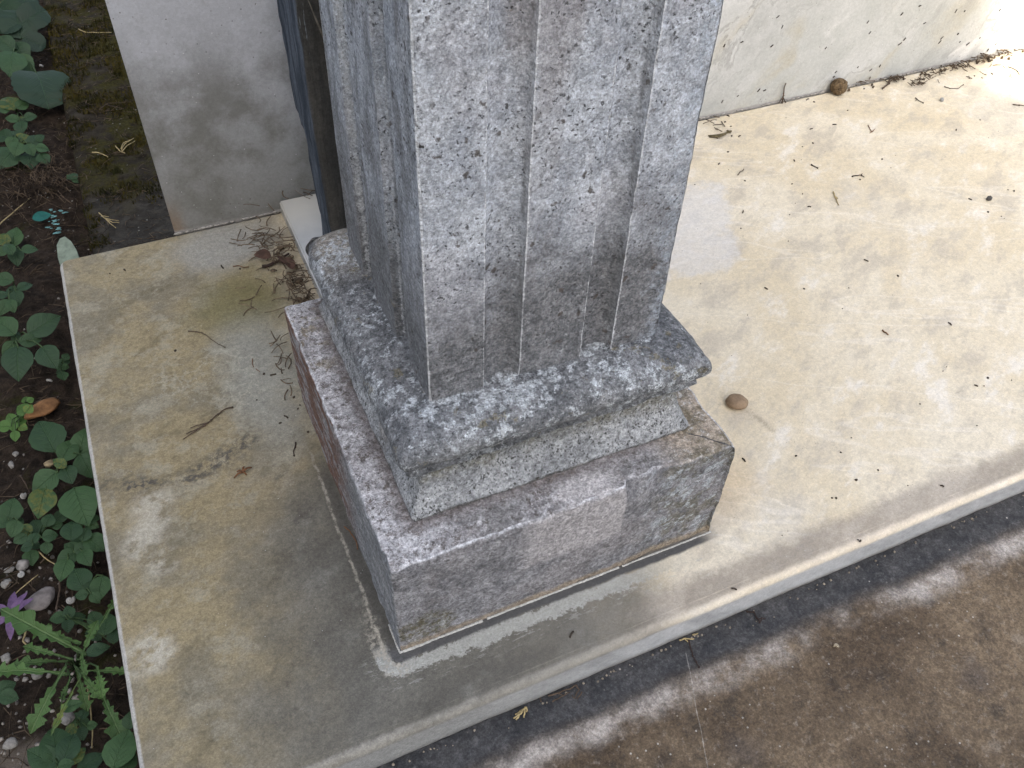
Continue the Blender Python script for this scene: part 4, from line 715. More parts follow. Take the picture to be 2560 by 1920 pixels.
# ------------------------------------------------------------------ slab
def slab_outline():
    x0, x1, y0, y1, rc = -.249, 2.45, -.0785, .756, .013
    P = []
    def ln(a, b, st):
        n = max(1, int(math.hypot(b[0] - a[0], b[1] - a[1]) / st))
        return [(a[0] + (b[0] - a[0]) * i / n, a[1] + (b[1] - a[1]) * i / n) for i in range(n)]
    P += ln((x0 + .006, y0), (1.2, y0), .006) + ln((1.2, y0), (x1, y0), .05) + ln((x1, y0), (x1, y1), .05)
    P += ln((x1, y1), (.3, y1), .04) + ln((.3, y1), (x0 + rc, y1), .006)
    P += [(x0 + rc - rc * math.sin(t * math.pi / 12), y1 - rc + rc * math.cos(t * math.pi / 12)) for t in range(6)]
    P += ln((x0, y1 - rc), (x0, y0 + .006), .006) + ln((x0, y0 + .006), (x0 + .006, y0), .003)
    return P
def loft(outline, prof, wob=.0006):
    n = len(outline); nor = []
    for i in range(n):
        a, b = Vector(outline[i - 1]), Vector(outline[(i + 1) % n]); d = (b - a).normalized(); nor.append((-d.y, d.x))
    v = []; f = []
    for k, (ins, z) in enumerate(prof):
        for i, (x, y) in enumerate(outline):
            w = wob * fr((x, y, z), 14, 3) + wob * .6 * fr((x, y, z * 3), 70, 2)
            v.append((x + nor[i][0] * (ins + w), y + nor[i][1] * (ins + w), z + w * .7))
    for k in range(len(prof) - 1):
        for i in range(n):
            j = (i + 1) % n
            f.append((k * n + i, k * n + j, (k + 1) * n + j, (k + 1) * n + i))
    f.append(tuple(range((len(prof) - 1) * n, len(prof) * n)))
    return v, f
rr = .0080
prof = [(.004, -.0495), (.0005, -.046)] + [(0, -.046 + (.046 - rr) * i / 5) for i in range(1, 6)]
prof += [(rr * (1 - math.cos(t * math.pi / 12)), -rr + rr * math.sin(t * math.pi / 12)) for t in range(1, 7)]
prof += [(.012, 0.0)]
sv, sf = loft(slab_outline(), prof)
slab = link('marble_slab', mesh('marble_slab', sv, sf), M['slab'])
for p in slab.data.polygons:
    if len(p.vertices) > 4: p.use_smooth = False
tag(slab, 'wide stained marble slab lying under the column, yellowed at left and cream at right', 'slab')

# ------------------------------------------------------------------ upright marble wall behind
wall = empty('marble_wall', (0.9, .77, -.05), 'upright polished marble wall behind the column, rising from the back of the slab', 'wall')
def panel(x0, x1, y0, y1, z0, z1, mat, label):
    bm = bmesh.new(); bmesh.ops.create_cube(bm, size=1)
    for v in bm.verts: v.co = Vector(((x0 + x1) / 2 + v.co.x * (x1 - x0), (y0 + y1) / 2 + v.co.y * (y1 - y0), (z0 + z1) / 2 + v.co.z * (z1 - z0)))
    bmesh.ops.bevel(bm, geom=list(bm.edges), offset=.002, segments=2, affect='EDGES')
    me = bpy.data.meshes.new('panel'); bm.to_mesh(me); bm.free()
    o = link('panel', me, mat, wall); o.matrix_parent_inverse = Matrix.Translation(-wall.location)
    tag(o, label); return o
panel(-.0865, .300, .757, .790, -.0515, .62, M['grey'], 'plain grey left panel of the wall')
panel(.3015, 2.45, .757, .790, -.0515, .62, M['vein'], 'cream and grey veined right panel of the wall')
jt = MB(); 
for i in range(230):
    x = -.08 + i * .011
    if R.random() < .85: jt.lump((x, .7555, .0006), R.uniform(.004, .0075), i, .5, (1.3, .32, .35), 1)
o = jt.build('mortar_joint', plain('grey_mortar', (.30, .285, .26), .9, .3), wall); o.matrix_parent_inverse = Matrix.Translation(-wall.location)
tag(o, kind='stuff')

# ------------------------------------------------------------------ marble kerb and dark stone behind the column
kb = MB(); 
bm = bmesh.new(); bmesh.ops.create_cube(bm, size=1)
for v in bm.verts: v.co = Vector((.165 + v.co.x * .19, .567 + v.co.y * .368, .0115 + v.co.z * .022))
bmesh.ops.bevel(bm, geom=[e for e in bm.edges], offset=.0022, segments=2, affect='EDGES')
me = bpy.data.meshes.new('marble_kerb'); bm.to_mesh(me); bm.free()
tag(link('marble_kerb', me, M['kerb']), 'low white marble kerb between the wall and the back of the column', 'kerb')

def dark_slab():
    # outline of the left face in y-z, extruded along x with a rough hewn edge
    v = []; f = []
    zs = [.0235 + i * .006 for i in range(140)]
    ring = 0
    for z in zs:
        back = .598 - .034 * sstep(.27, .235, z) - .012 * sstep(.2, .05, z)
        base = .0885 + .0035 * sstep(.3, .1, z)
        row = []
        for i in range(10):
            y = back + (.500 - back) * i / 9
            w = .0010 * fr((0, y * 3, z), 16, 4) + .0018 * fr((3, y * 9, z * .6), 30, 3)
            row.append((base + w - .002 * math.sin(math.pi * i / 9), y + .0015 * fr((5, i, z), 50, 2) * (i in (0, 9)), z))
        for i in range(1, 12):
            x = base + (.285 - base) * i / 11
            row.append((x, .500 + .0015 * fr((x, 1, z), 20, 3), z))
        row += [(.285, .59, z)]
        ring = len(row); v += row
    m = len(zs)
    for j in range(m - 1):
        for i in range(ring):
            k = (i + 1) % ring
            f.append((j * ring + i, j * ring + k, (j + 1) * ring + k, (j + 1) * ring + i))
    f.append(tuple(range(ring))[::-1]); f.append(tuple(range((m - 1) * ring, m * ring)))
    return link('dark_stone_slab', mesh('dark_stone_slab', v, f, True), M['dark'])
dso = dark_slab()
fk_ = MB()
fk_.v = [(.1000, .4985, .425), (.1065, .4985, .400), (.1165, .4985, .360), (.1120, .4985, .385), (.1010, .4940, .423), (.1060, .4930, .398), (.1158, .4945, .362), (.1115, .4930, .386)]
fk_.f = [(0, 1, 2, 3), (7, 6, 5, 4), (0, 4, 5, 1), (1, 5, 6, 2), (2, 6, 7, 3), (3, 7, 4, 0)]
fk_.build('flake', plain('pale_sliver_mat', (.17, .15, .12), .85, .3, 150), dso, False)  # pale sliver on the front facet of the dark stone
tag(dso, 'dark rough-hewn upright stone slab standing on the marble kerb behind the column', 'stone slab')

# ------------------------------------------------------------------ the column
colo = empty('stone_column', (.18, .186, 0), 'weathered grey square fluted stone column on a moulded base, standing on the slab', 'column')
def adopt(o, p):
    o.parent = p; o.matrix_parent_inverse = Matrix.Translation(-p.location)
def perim(n):
    """n steps per side round the unit square, starting at the front left corner, anticlockwise"""
    P = []
    for s in range(4):
        for i in range(n):
            t = -1 + 2 * (0.5 - 0.5 * math.cos(math.pi * i / n) * .35 - .65 * (0.5 - i / n)) if False else -1 + 2 * i / n
            P.append(((t, -1), (1, t), (-t, 1), (-1, -t))[s] + (s,))
    return P
def ring_mesh(name, c, h, prof, n, mat, disp, wear_glintf=None, edge_round=.004, cap=True, chip=None):
    """square ring swept along prof = [(outset, z)], mitred corners, displaced by noise"""
    P = perim(n); N = len(P); v = []; f = []; wear_glint = []
    for k, (o, z) in enumerate(prof):
        hx, hy = h[0] + o, h[1] + o
        for (ux, uy, s) in P:
            x, y = c[0] + ux * hx, c[1] + uy * hy
            # round the vertical arris
            dx, dy = hx - abs(x - c[0]), hy - abs(y - c[1])
            if max(dx, dy) < edge_round:
                q = (edge_round - max(dx, dy)) / edge_round * edge_round * .30
                x -= math.copysign(q, x - c[0]); y -= math.copysign(q, y - c[1])
            p = Vector((x, y, z)); nn = Vector(((s == 1) - (s == 3), (s == 2) - (s == 0), 0))
            d = disp(p, s)
            q = p + nn * d[0] + Vector((0, 0, d[1]))
            if chip: q = chip(q, s)
            v.append(tuple(q))
            wear_glint.append(max(0, 1 - min(max(dx, dy), 9) / .006) if wear_glintf is None else wear_glintf(p, max(dx, dy)))
    for k in range(len(prof) - 1):
        for i in range(N):
            j = (i + 1) % N
            f.append((k * N + i, k * N + j, (k + 1) * N + j, (k + 1) * N + i))
    if cap: f.append(tuple(range((len(prof) - 1) * N, len(prof) * N)))
    me = mesh(name, v, f); attr(me, 'wear_glint', wear_glint)
    o = link(name, me, mat); adopt(o, colo); return o

# plinth
H = .1453
pr = [(0, .0005)] + [(0, .0005 + (H - .006 - .0005) * i / 46) for i in range(1, 47)]
er = .0035
pr += [(-er * (1 - math.cos(t * math.pi / 10)), H - .006 + .0025 + er * math.sin(t * math.pi / 10)) for t in range(0, 6)]
pr = [p for p in pr]
pr += [(-er - .0035 * i, H) for i in range(1, 17)]
def pl_disp(p, s):
    a = .0012 * fr(p, 22, 4) + .0006 * fr(p, 90, 3)
    edge = sstep(.010, .0, H - p.z)
    a -= edge * .0022 * max(0, fr(p, 45, 3, 3) + .1)
    if s == 0:
        # eroded right third of the front, a spall under the arris in the middle
        e = sstep(.24, .30, p.x)
        a -= e * (.0022 * abs(fr(p, 30, 4, 9)) + .0015)
        sp = sstep(.232, .240, p.x) * sstep(.305, .27, p.x)
        a -= sp * sstep(.028, .0, H - p.z) * .0075 * (1 + .4 * fr(p, 60, 3))
        a -= .0012 * sstep(.2345, .2385, p.x)
    if s in (0, 1):
        q = sstep(.020, .0, math.hypot(p.x - .36, p.y - .0))
        a -= q * .0032 * abs(fr((0, 0, p.z), 55, 3, 4))
    dz = .0011 * fr(p, 26, 4) + .0005 * fr(p, 100, 3) if p.z > H - .004 else 0
    return (a, dz - edge * .0012 * max(0, fr(p, 38, 3, 5)))
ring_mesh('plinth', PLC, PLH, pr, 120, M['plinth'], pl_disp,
          lambda p, d: max(0, 1 - abs(H - p.z) / .0045) if p.z < H - .0001 else max(0, 1 - min(p.x, p.y, .36 - p.x, .372 - p.y) / .008))
# white mortar bed showing under its foot
mb = MB()
def bed(pts, r):
    for i in range(len(pts) - 1):
        a, b = pts[i], pts[i + 1]
        mb.tube([a, ((a[0] + b[0]) / 2 + R.uniform(-.0003, .0003), (a[1] + b[1]) / 2 + R.uniform(-.0003, .0003), a[2]), b], r * (1 + .5 * fr((a[0], a[1], 0), 40, 3)), 5, 1.0)
bed([(t * .004 - .001, -.0009 + .0004 * fr((t * .004, 0, 0), 60, 3), .0010) for t in range(0, 23)], .0015)
bed([(t * .004, -.0008 + .0004 * fr((t * .004, 0, 0), 60, 3), .0016) for t in range(23, 62)], .0013)
bed([(t * .004, -.0006 + .0004 * fr((t * .004, 0, 0), 60, 3), .0014) for t in range(62, 91)], .0011)
bed([(-.0008, t * .004, .001) for t in range(0, 9)], .0011)
o = mb.build('mortar_bed', M['mortar']); adopt(o, colo)

# scotia (hollow moulding) and torus
SCC, SCH = (.1825, .1985), (.1465, .1570)
sp_ = [(0, H - .003), (0, H + .0045)] + [(-.0145 * math.sin(t / 18 * math.pi / 2) - .0012 * math.sin(t / 18 * math.pi), H + .0045 + (.0600 - .0045) * (t / 18)) for t in range(1, 19)]
sp_ += [(-.0157, .2075)]
def sc_disp(p, s):
    a = .0008 * fr(p, 30, 3) + .0006 * fr(p, 120, 3) - .0012 * max(0, fr(p, 60, 3, 2))
    if s == 1 or (s == 0 and p.x > .315): a -= .0012 * abs(fr(p, 50, 3, 8))
    return (a, 0)
ring_mesh('hollow_moulding', SCC, SCH, sp_, 110, M['scotia'], sc_disp)
TOC, TOH = (.1838, .2025), (.1502, .1600)
tp = [(-.025, .2045), (-.008, .2035), (-.0035, .2045)]
for t in range(0, 23):
    a = -math.pi / 2 * .72 + (math.pi / 2 * 1.67) * t / 22
    tp.append((.0035 + .0205 * (math.cos(a) - 1) * 1.35, .2270 + .0200 * math.sin(a)))
tp = tp[:-1]
ox = tp[-1][0]
tp += [(ox - .003 * i, .2466 + .0003 * i) for i in range(1, 10)]
def to_disp(p, s):
    a = .0018 * fr(p, 18, 4) + .0009 * fr(p, 80, 3)
    cr = sstep(.03, 0, math.hypot(p.x - .3375, p.y - .0425))
    a -= cr * .0045 * abs(fr(p, 36, 3, 6))
    bl = sstep(.035, 0, math.hypot(p.x - .0335, p.y - .3625)) * .006
    return (a - bl, .0012 * fr(p, 30, 3, 4) - bl * .4)
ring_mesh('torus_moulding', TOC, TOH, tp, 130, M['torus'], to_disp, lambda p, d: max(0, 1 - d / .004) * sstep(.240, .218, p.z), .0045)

# shaft with two flutes on each side
SX0, SX1, SY0, SY1, SZ0 = .0712, .2968, .0835, .3215, .2460
def flute(t):
    for a, b, dp in ((.222, .372, .0110), (.642, .783, .0130)):
        if a < t < b:
            q = (t - a) / (b - a)
            return dp * ((1 - abs(2 * q - 1) ** 3.2) ** .6)
    return 0
ts = sorted(set([i / 44 for i in range(44)] + [a + d for a in (.222, .372, .642, .783) for d in (-.004, .0, .002, -.002, .004, .008, -.008, .014, -.014)] + [.002, .006, .012, .988, .994, .998]))
ts = [t for t in ts if t < 1]
cols = []
for s in range(4):
    for t in ts:
        w = SX1 - SX0 if s in (0, 2) else SY1 - SY0
        tt = t if s in (0, 1) else t
        d = flute(tt if s != 3 else 1 - tt)
        er_ = min(t, 1 - t) * w; r_ = max(0, (.0035 - er_) / .0035) * .0012
        if s == 0: p = (SX0 + t * w, SY0 + d + r_, 0, -1, er_, t)
        elif s == 1: p = (SX1 - d - r_, SY0 + t * w, 1, 0, er_, t)
        elif s == 2: p = (SX1 - t * w, SY1 - d - r_, 0, 1, er_, t)
        else: p = (SX0 + d + r_, SY1 - t * w, -1, 0, er_, t)
        cols.append(p)
zs = [SZ0 + .003 * i for i in range(118)] + [.62 + .05 * i for i in range(1, 13)]
v = []; f = []; wear_glint = []
for z in zs:
    for (x, y, ax, ay, e, t) in cols:
        p = Vector((x, y, z))
        a = .0007 * fr(p, 20, 4) + .0004 * fr(p, 90, 3) - .0022 * max(0, fr(p, 34, 3, 5) - .38)
        arr = max(sstep(.0035, 0, min(e, abs(t - .372) * .225, abs(t - .783) * .225)), .85 * sstep(.0026, 0, min(abs(t - .222), abs(t - .642)) * .225))
        a -= arr * .0011 * max(0, fr((x, y, z), 60, 3, 7))
        zz = z
        if z < SZ0 + .0005:
            zz += .0016 * fr((x * 2, y * 2, 0), 18, 3)
            # broken toe of the right flute
            if ay == -1 and .635 < t < .79: zz += .006 * math.sin(math.pi * (t - .635) / .155)
        v.append((x + ax * a, y + ay * a, zz)); wear_glint.append(arr)
n = len(cols)
for j in range(len(zs) - 1):
    for i in range(n):
        k = (i + 1) % n
        f.append((j * n + i, j * n + k, (j + 1) * n + k, (j + 1) * n + i))
f.append(tuple(range((len(zs) - 1) * n, len(zs) * n)))
me = mesh('shaft', v, f); attr(me, 'wear_glint', wear_glint)
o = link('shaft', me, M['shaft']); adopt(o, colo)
try: me.set_sharp_from_angle(angle=math.radians(38))
except Exception: pass
# ------------------------------------------------------------------ leaves
def leaf_mesh(name, wr, kind, seed):
    rnd = random.Random(seed); v = []; f = []
    if kind == 1:                                    # long toothed leaf
        n = 34; bend = rnd.uniform(.05, .14)
        teeth = [0] * (n + 1)
        for i in range(n + 1):
            t = i / n
            w = wr * (.18 + .90 * sstep(.10, .78, t)) * (1 - sstep(.84, 1.02, t) * .94)
            w = wr * .22 if t < .14 else w
            saw = ((t * 6.3 + .8 * math.sin(t * 11 + seed) * .35 + rnd.uniform(-.06, .06)) % 1.0)
            w *= .42 + .72 * (1 - saw) ** 1.4 if .16 < t < .93 else .9
            wl = w * (1 + rnd.uniform(-.12, .12)); wr_ = w * (1 + rnd.uniform(-.12, .12))
            z = bend * math.sin(math.pi * t) + .012 * math.sin(t * 17 + seed)
            for yy in (-wl, -wl * .5, 0, wr_ * .5, wr_):
                v.append((t, yy, z + abs(yy) * .30 - .008 * (yy == 0) + .01 * math.sin(t * 31 + yy * 40)))
        m = 5
    else:
        n = 16 if kind == 2 else 12; bend = rnd.uniform(.03, .10); asym = rnd.uniform(-.08, .08); m = 7
        for i in range(n + 1):
            t = i / n
            if kind == 2: w = wr * math.sqrt(max(0, 1 - (2 * t - 1) ** 2)) ** .8 * (1 + .035 * math.cos(t * 40)) + (.004 if 0 < i < n else 0)
            else: w = wr * (math.sin(math.pi * t ** .80) ** .82) * (1 + rnd.uniform(-.04, .04)) if 0 < i < n else .002
            z = bend * math.sin(math.pi * t * .9) - .10 * t * t * rnd.uniform(.7, 1.3)
            for q in range(m):
                yy = (q / (m - 1) * 2 - 1) * w
                v.append((t + (.0 if kind != 2 else -.10 * abs(yy) * (t < .3)), yy + asym * t * (1 - t), z + abs(yy) * .22 - .25 * yy * yy + .010 * math.sin(9 * t + 14 * yy + seed)))
    for i in range(n):
        for q in range(m - 1):
            b = i * m + q; f.append((b, b + m, b + m + 1, b + 1))
    return mesh(name, v, f)
LM = {}
def get_leaf(wr, kind):
    key = (wr, kind, R.randrange(2))
    if key not in LM:
        me = leaf_mesh('leaf', wr, kind, hash(key) % 1000 if False else int(wr * 1000) + kind * 77 + key[2] * 13)
        LM[key] = me
    return LM[key]
def leaf_mat(name, kind):
    return M['clover'] if name == 'clover' else M['rosette'] if kind == 1 else M['mallow'] if kind == 2 else M['leaf']
for (nm, label, cat, root, leaves) in PLANTS:
    root = (root[0], root[1], soil_z(root[0], root[1]) if root[0] < -.215 else foot_z(root[0], root[1]))
    e = empty(nm, root, label, cat, 'weeds growing beside the slab')
    if nm in ('clover', 'mallow', 'toothed_rosette'): e['group'] = 'weeds growing beside the slab'
    stem = MB(); r0 = Vector(root)
    for L in leaves:
        b, t, nn = Vector(L[0:3]), Vector(L[3:6]), Vector(L[6:9]); wr, kind = L[9], L[10]
        ln = (t - b).length; xd = (t - b).normalized(); yd = nn.cross(xd).normalized(); zd = xd.cross(yd)
        base = get_leaf(wr, kind)
        key = leaf_mat(nm, kind)
        if not base.materials: base.materials.append(key)
        elif base.materials[0] != key:
            base = base.copy(); base.materials.clear(); base.materials.append(key)
        o = bpy.data.objects.new('leaf', base); COL.objects.link(o)
        o.matrix_world = Matrix.Translation(b) @ Matrix((xd, yd, zd)).transposed().to_4x4() @ Matrix.Scale(ln, 4)
        mw = o.matrix_world.copy(); o.parent = e; o.matrix_parent_inverse = Matrix.Translation(-e.location)
        o.matrix_basis = mw
        md = r0.lerp(b, .55) + Vector((0, 0, .010))
        rr_ = min(.0012, .0006 + ln * .012)
        stem.tube([r0, r0.lerp(md, .6), md.lerp(b, .5) + Vector((0, 0, .003)), b, b + xd * ln * .06], rr_, 5, .8)
    o = stem.build('stem', M['stem']); adopt(o, e)

# ------------------------------------------------------------------ twigs and straws
def wig(pts, amp):
    out = []
    for i in range(len(pts) - 1):
        a, b = Vector(pts[i]), Vector(pts[i + 1])
        for k in range(3):
            p = a.lerp(b, k / 3)
            out.append(p + Vector((R.uniform(-amp, amp), R.uniform(-amp, amp), abs(R.uniform(0, amp)))))
    out.append(Vector(pts[-1])); return out
for (nm, label, cat, col, r, lines) in TWIGS:
    mb = MB()
    for i, l in enumerate(lines):
        mb.tube(wig(l, r * .45), r * .86 * (1 if i == 0 else .85), 6, .65)
    if nm in ('twig', 'forked_twig', 'broken_stick') and col in ('tw', 'dk'):
        for q in range(2 + int(len(lines[0]) * .7)):
            p = Vector(R.choice(lines[0])); mb.lump(p, r * 1.35, q, .4)
    o = mb.build(nm, M[col])
    g = {'twig': 'loose twigs', 'straw': 'loose straws', 'dry_sprig': 'dry cypress sprigs'}.get(nm)
    tag(o, label, cat, g)

# ------------------------------------------------------------------ pebbles, cone, shells
def stone(name, loc, r, sq, seed, mat, label, cat, ang=0., amp=.22, sub=3, group=None):
    bm = bmesh.new(); bmesh.ops.create_icosphere(bm, subdivisions=sub, radius=1)
    for v in bm.verts:
        p = v.co.copy(); k = 1 + amp * noise.noise(p * 1.1 + Vector((seed, seed * 2.3, 0))) + amp * .25 * noise.noise(p * 4 + Vector((seed, 0, 0)))
        v.co = Vector((p.x * sq[0], p.y * sq[1], p.z * sq[2])) * r * k
    me = bpy.data.meshes.new(name); bm.to_mesh(me); bm.free()
    me.polygons.foreach_set('use_smooth', [sub > 1] * len(me.polygons))
    o = link(name, me, mat); o.location = (loc[0], loc[1], loc[2] + r * sq[2] * .86); o.rotation_euler[2] = ang
    return tag(o, label, cat, group)
S = SPOTS
stone('pebble', S['pebble'], .0118, (1.20, .98, .62), 3, plain('brown_pebble', (.235, .165, .105), .75, .14, 300), 'smooth brown pebble lying on the cream marble right of the column base', 'pebble', -.5)
stone('grey_pebble', S['gpeb'], .0042, (1.1, .9, .9), 5, plain('grey_grit', (.27, .27, .26), .8, .2), 'small grey chip of gravel at right, below the long thin twig', 'pebble', .3, .4, 2)
stone('dark_pebble', S['dpeb'], .0055, (1.1, .9, .9), 8, plain('dark_grit', (.075, .07, .065), .8, .3), 'small dark angular pebble on the slab near the right frame edge', 'pebble', .6, .45, 1)
# round cypress cone
def cone_mesh():
    bm = bmesh.new(); bmesh.ops.create_icosphere(bm, subdivisions=4, radius=1)
    dirs = [Vector((math.cos(i * 2.4) * math.sqrt(1 - (1 - 2 * (i + .5) / 12) ** 2), math.sin(i * 2.4) * math.sqrt(1 - (1 - 2 * (i + .5) / 12) ** 2), 1 - 2 * (i + .5) / 12)) for i in range(12)]
    for v in bm.verts:
        p = v.co.normalized(); a = sorted((p.angle(d) for d in dirs))[:2]
        gap = sstep(.0, .16, a[1] - a[0]); knob = sstep(.12, .0, a[0])
        v.co = p * (.86 + .14 * gap + .10 * knob + .05 * noise.noise(p * 6)) * .0155
    me = bpy.data.meshes.new('cypress_cone'); bm.to_mesh(me); bm.free(); return me
o = link('cypress_cone', cone_mesh(), plain('cone_brown', (.115, .078, .042), .9, .45, 180)); o.location = Vector(S['cone']) + Vector((0, -.011, .0150)); o.rotation_euler = (.5, .3, 0)
tag(o, 'round brown cypress cone resting against the foot of the right marble wall', 'cone')

def shell(name, loc, r, col1, col2, label, rot=(0, 0, 0), group=None):
    v = []; f = []; n = 54; m = 8; turns = 3.1
    for i in range(n + 1):
        t = i / n; a = t * turns * 2 * math.pi; g = math.exp(-(1 - t) * 2.6)
        cr = r * .60 * g; tr = r * .42 * g + r * .01
        c = Vector((cr * math.cos(a), cr * math.sin(a), r * .62 * (1 - g)))
        rad = Vector((math.cos(a), math.sin(a), 0))
        for k in range(m):
            b = 2 * math.pi * k / m
            v.append(tuple(c + rad * tr * math.cos(b) + Vector((0, 0, 1)) * tr * .85 * math.sin(b)))
    for i in range(n):
        for k in range(m):
            f.append((i * m + k, (i + 1) * m + k, (i + 1) * m + (k + 1) % m, i * m + (k + 1) % m))
    f.append(tuple(range(m)))
    f.append(tuple(range(n * m, n * m + m))[::-1])
    k = NT(name + '_mat', .5, .4); ox, oy, oz = k.sep(k.obj())
    d = k.math('SQRT', k.add(k.mul(ox, ox), k.mul(oy, oy)))
    band = k.ss(k.math('SINE', k.mul(k.add(d, k.mul(oz, .8)), 26 / r)), -.1, .5)
    mt = k.out(k.mix(band, col1, col2))
    o = link(name, mesh(name, v, f), mt)
    o.location = (loc[0], loc[1], loc[2] + r * .34); o.rotation_euler = rot
    return tag(o, label, 'snail shell', group)
shell('snail_shell', (S['snailp'][0], S['snailp'][1], -.050), .0042, (.48, .42, .30), (.13, .085, .045), 'small striped snail shell on the brown paving', (.15, -.2, 2.2))
SG = 'white snail shells on the soil'
shell('snail_shell', S['sn2'], .0062, (.40, .385, .35), (.30, .285, .26), 'white snail shell on the soil right of the grey stone', (.4, .2, 0), SG)
shell('snail_shell', S['sn1'], .0055, (.40, .385, .35), (.30, .285, .26), 'white coiled snail shell lying flat on the soil below the dense leafy patch', (.2, -.1, 1), SG)
shell('snail_shell', S['sn3'], .0052, (.38, .36, .33), (.32, .305, .275), 'white snail shell near the slab edge above the orange stone', (.9, .2, 2), SG)
shell('snail_shell', S['sn4'], .0058, (.40, .375, .335), (.34, .32, .28), 'white open snail shell beside the yellow-green rough leaf', (.8, .6, .5), SG)
shell('snail_shell', S['sh5'], .0066, (.36, .35, .33), (.30, .29, .27), 'pale shell in the dark upper left corner beside the mallow', (.6, .3, 1.5), SG)
stone('orange_stone', S['orange'], .0185, (1.25, .66, .42), 12, plain('rust_stone', (.23, .115, .048), .85, .45, 60), 'rusty orange flat stone on the soil left of the slab', 'stone', .30, .35)
stone('grey_stone', S['grey'], .0150, (1.0, .92, .5), 21, plain('grey_stone_mat', (.20, .175, .16), .9, .35, 90), 'rounded grey stone on the soil left of the slab, above the toothed rosette', 'stone', .4, .4)
for i, (kname, r, lab) in enumerate((('w1', .0050, 'long white chip at the left frame edge below the dense leafy patch'), ('w2', .0075, 'grumous pale grey stone right of the long white chip'),
                               ('w3', .0048, 'white chip at the left frame edge beside the orange dry needles'), ('w4', .0036, 'tiny white chip above the curling thin twig'), ('w5', .0065, 'ochre clod tucked under the broad-leaved weed'),
                               ('w6', .0060, 'pale rough pebble at the left frame edge above the purple flower'), ('w7', .0058, 'pale pebble left of the toothed rosette centre'), ('w8', .0062, 'white pebble in the bottom left corner of the soil'),
                               ('w9', .0058, 'white pebble under the lower leaf of the toothed rosette'), ('w10', .0075, 'pale fan-shaped chip beside the little cross-shaped weed'))):
    stone('pale_pebble', S[kname], r, (1.25 if i in (0, 2) else 1.05, .75 if i in (0, 2) else .95, .6), 30 + i, M['white'] if i not in (1, 4) else plain('pale_clod_%s' % ('grey', 'ochre')[i == 4], (.24, .22, .20) if i == 1 else (.28, .22, .13), .9, .4, 120), lab, 'pebble', i * .9, .45, 2, 'pale pebbles on the soil')

# purple flower: six thin petals
fl = empty('purple_flower', S['flower'], 'wilted purple flower with narrow petals on the soil at the left frame edge', 'flower')
pm = plain('purple_petal', (.13, .075, .15), .6, .3, 150)
pet = leaf_mesh('petal', .16, 0, 5); pet.materials.append(pm)
for i, (a, l) in enumerate(((80, .029), (130, .024), (20, .026), (200, .024), (262, .030), (310, .024), (45, .027))):
    o = bpy.data.objects.new('petal', pet); COL.objects.link(o); o.parent = fl
    o.rotation_euler = (R.uniform(-.3, .3), R.uniform(-.25, .15), math.radians(a)); o.scale = (l, l, l)
mb = MB(); mb.lump((0, 0, .001), .0035, 2, .4); mb.tube([(0, 0, 0), (.004, .01, -.01), (.006, .014, -.024)], .0011)
o = mb.build('flower_stem', M['stem'], fl)

# thick flat chips: pale shard at the slab corner, teal leaf and its crumbs
def chip_obj(name, pts, th, mat, parent=None):
    c = Vector((sum(p[0] for p in pts) / len(pts), sum(p[1] for p in pts) / len(pts), pts[0][2]))
    n = len(pts); v = [(p[0] - c.x, p[1] - c.y, 0) for p in pts] + [((p[0] - c.x) * .97, (p[1] - c.y) * .97, th) for p in pts]
    f = [tuple(range(n))[::-1], tuple(range(n, 2 * n))] + [(i, (i + 1) % n, n + (i + 1) % n, n + i) for i in range(n)]
    o = link(name, mesh(name, v, f, False), mat); o.location = c; return o
o = chip_obj('stone_shard', [(p[0], p[1], -.060) for p in S['shardpts']], .006, plain('pale_green_shard', (.205, .245, .185), .85, .2, 120))
o.rotation_euler = (.12, 0, 0)
tag(o, 'pale green stone shard poking out behind the left back corner of the slab', 'shard')
tl = empty('teal_leaf', S['teal'], 'broad teal leaf lying flat on the soil with crumbling pale turquoise flakes beside it', 'leaf')
lm = leaf_mesh('blade', .42, 0, 9); lm.materials.append(plain('teal_blade', (.012, .105, .085), .6, .25, 80))
o = bpy.data.objects.new('blade', lm); COL.objects.link(o); o.parent = tl; o.location = (-.012, .0, 0); o.rotation_euler = (.12, 0, .05); o.scale = (.030, .030, .02)
mb = MB()
for i, p in enumerate(S['tealbits']):
    for q in range(3):
        mb.lump((p[0] - S['teal'][0] + R.uniform(-.003, .003), p[1] - S['teal'][1] + R.uniform(-.004, .004), -.001 + R.uniform(0, .003)), R.uniform(.0012, .0034), i * 3 + q, .9, (1.4, .8, .2), 1)
mb.build('flakes', plain('turquoise_flake', (.16, .33, .32), .8, .25), tl)

# leaf scrap on the slab: small curled brown bit
mb = MB()
for a, l in ((.3, .011), (1.2, .008), (2.6, .007), (3.5, .012), (5.2, .006)):
    mb.tube([(0, 0, .002), (math.cos(a) * l * .5, math.sin(a) * l * .5, .004), (math.cos(a) * l, math.sin(a) * l, .001)], .0015, 5, .5)
o = mb.build('leaf_scrap', M['ru']); o.location = S['leafbit']
tag(o, 'small curled reddish scrap of dry leaf on the slab near the dark smudge', 'leaf scrap')
# dry sprig standing against the wall foot
mb = MB()
mb.tube([(0, 0, 0), (.001, .003, .015), (-.001, .0045, .030), (0, .004, .038)], .0015, 5, .7); mb.tube([(.001, .003, .012), (-.008, 0, .002)], .0012, 5, .7); mb.tube([(.001, .002, .010), (.007, -.002, .001)], .0013, 5, .7); mb.tube([(.0, .004, .018), (.004, .004, .012)], .0012, 5, .7)
o = mb.build('dry_sprig', M['tw']); o.location = (1.0005, .748, .001)
tag(o, 'small dry sprig leaning upright on the right wall, left of the round cone', 'sprig', 'dry cypress sprigs')
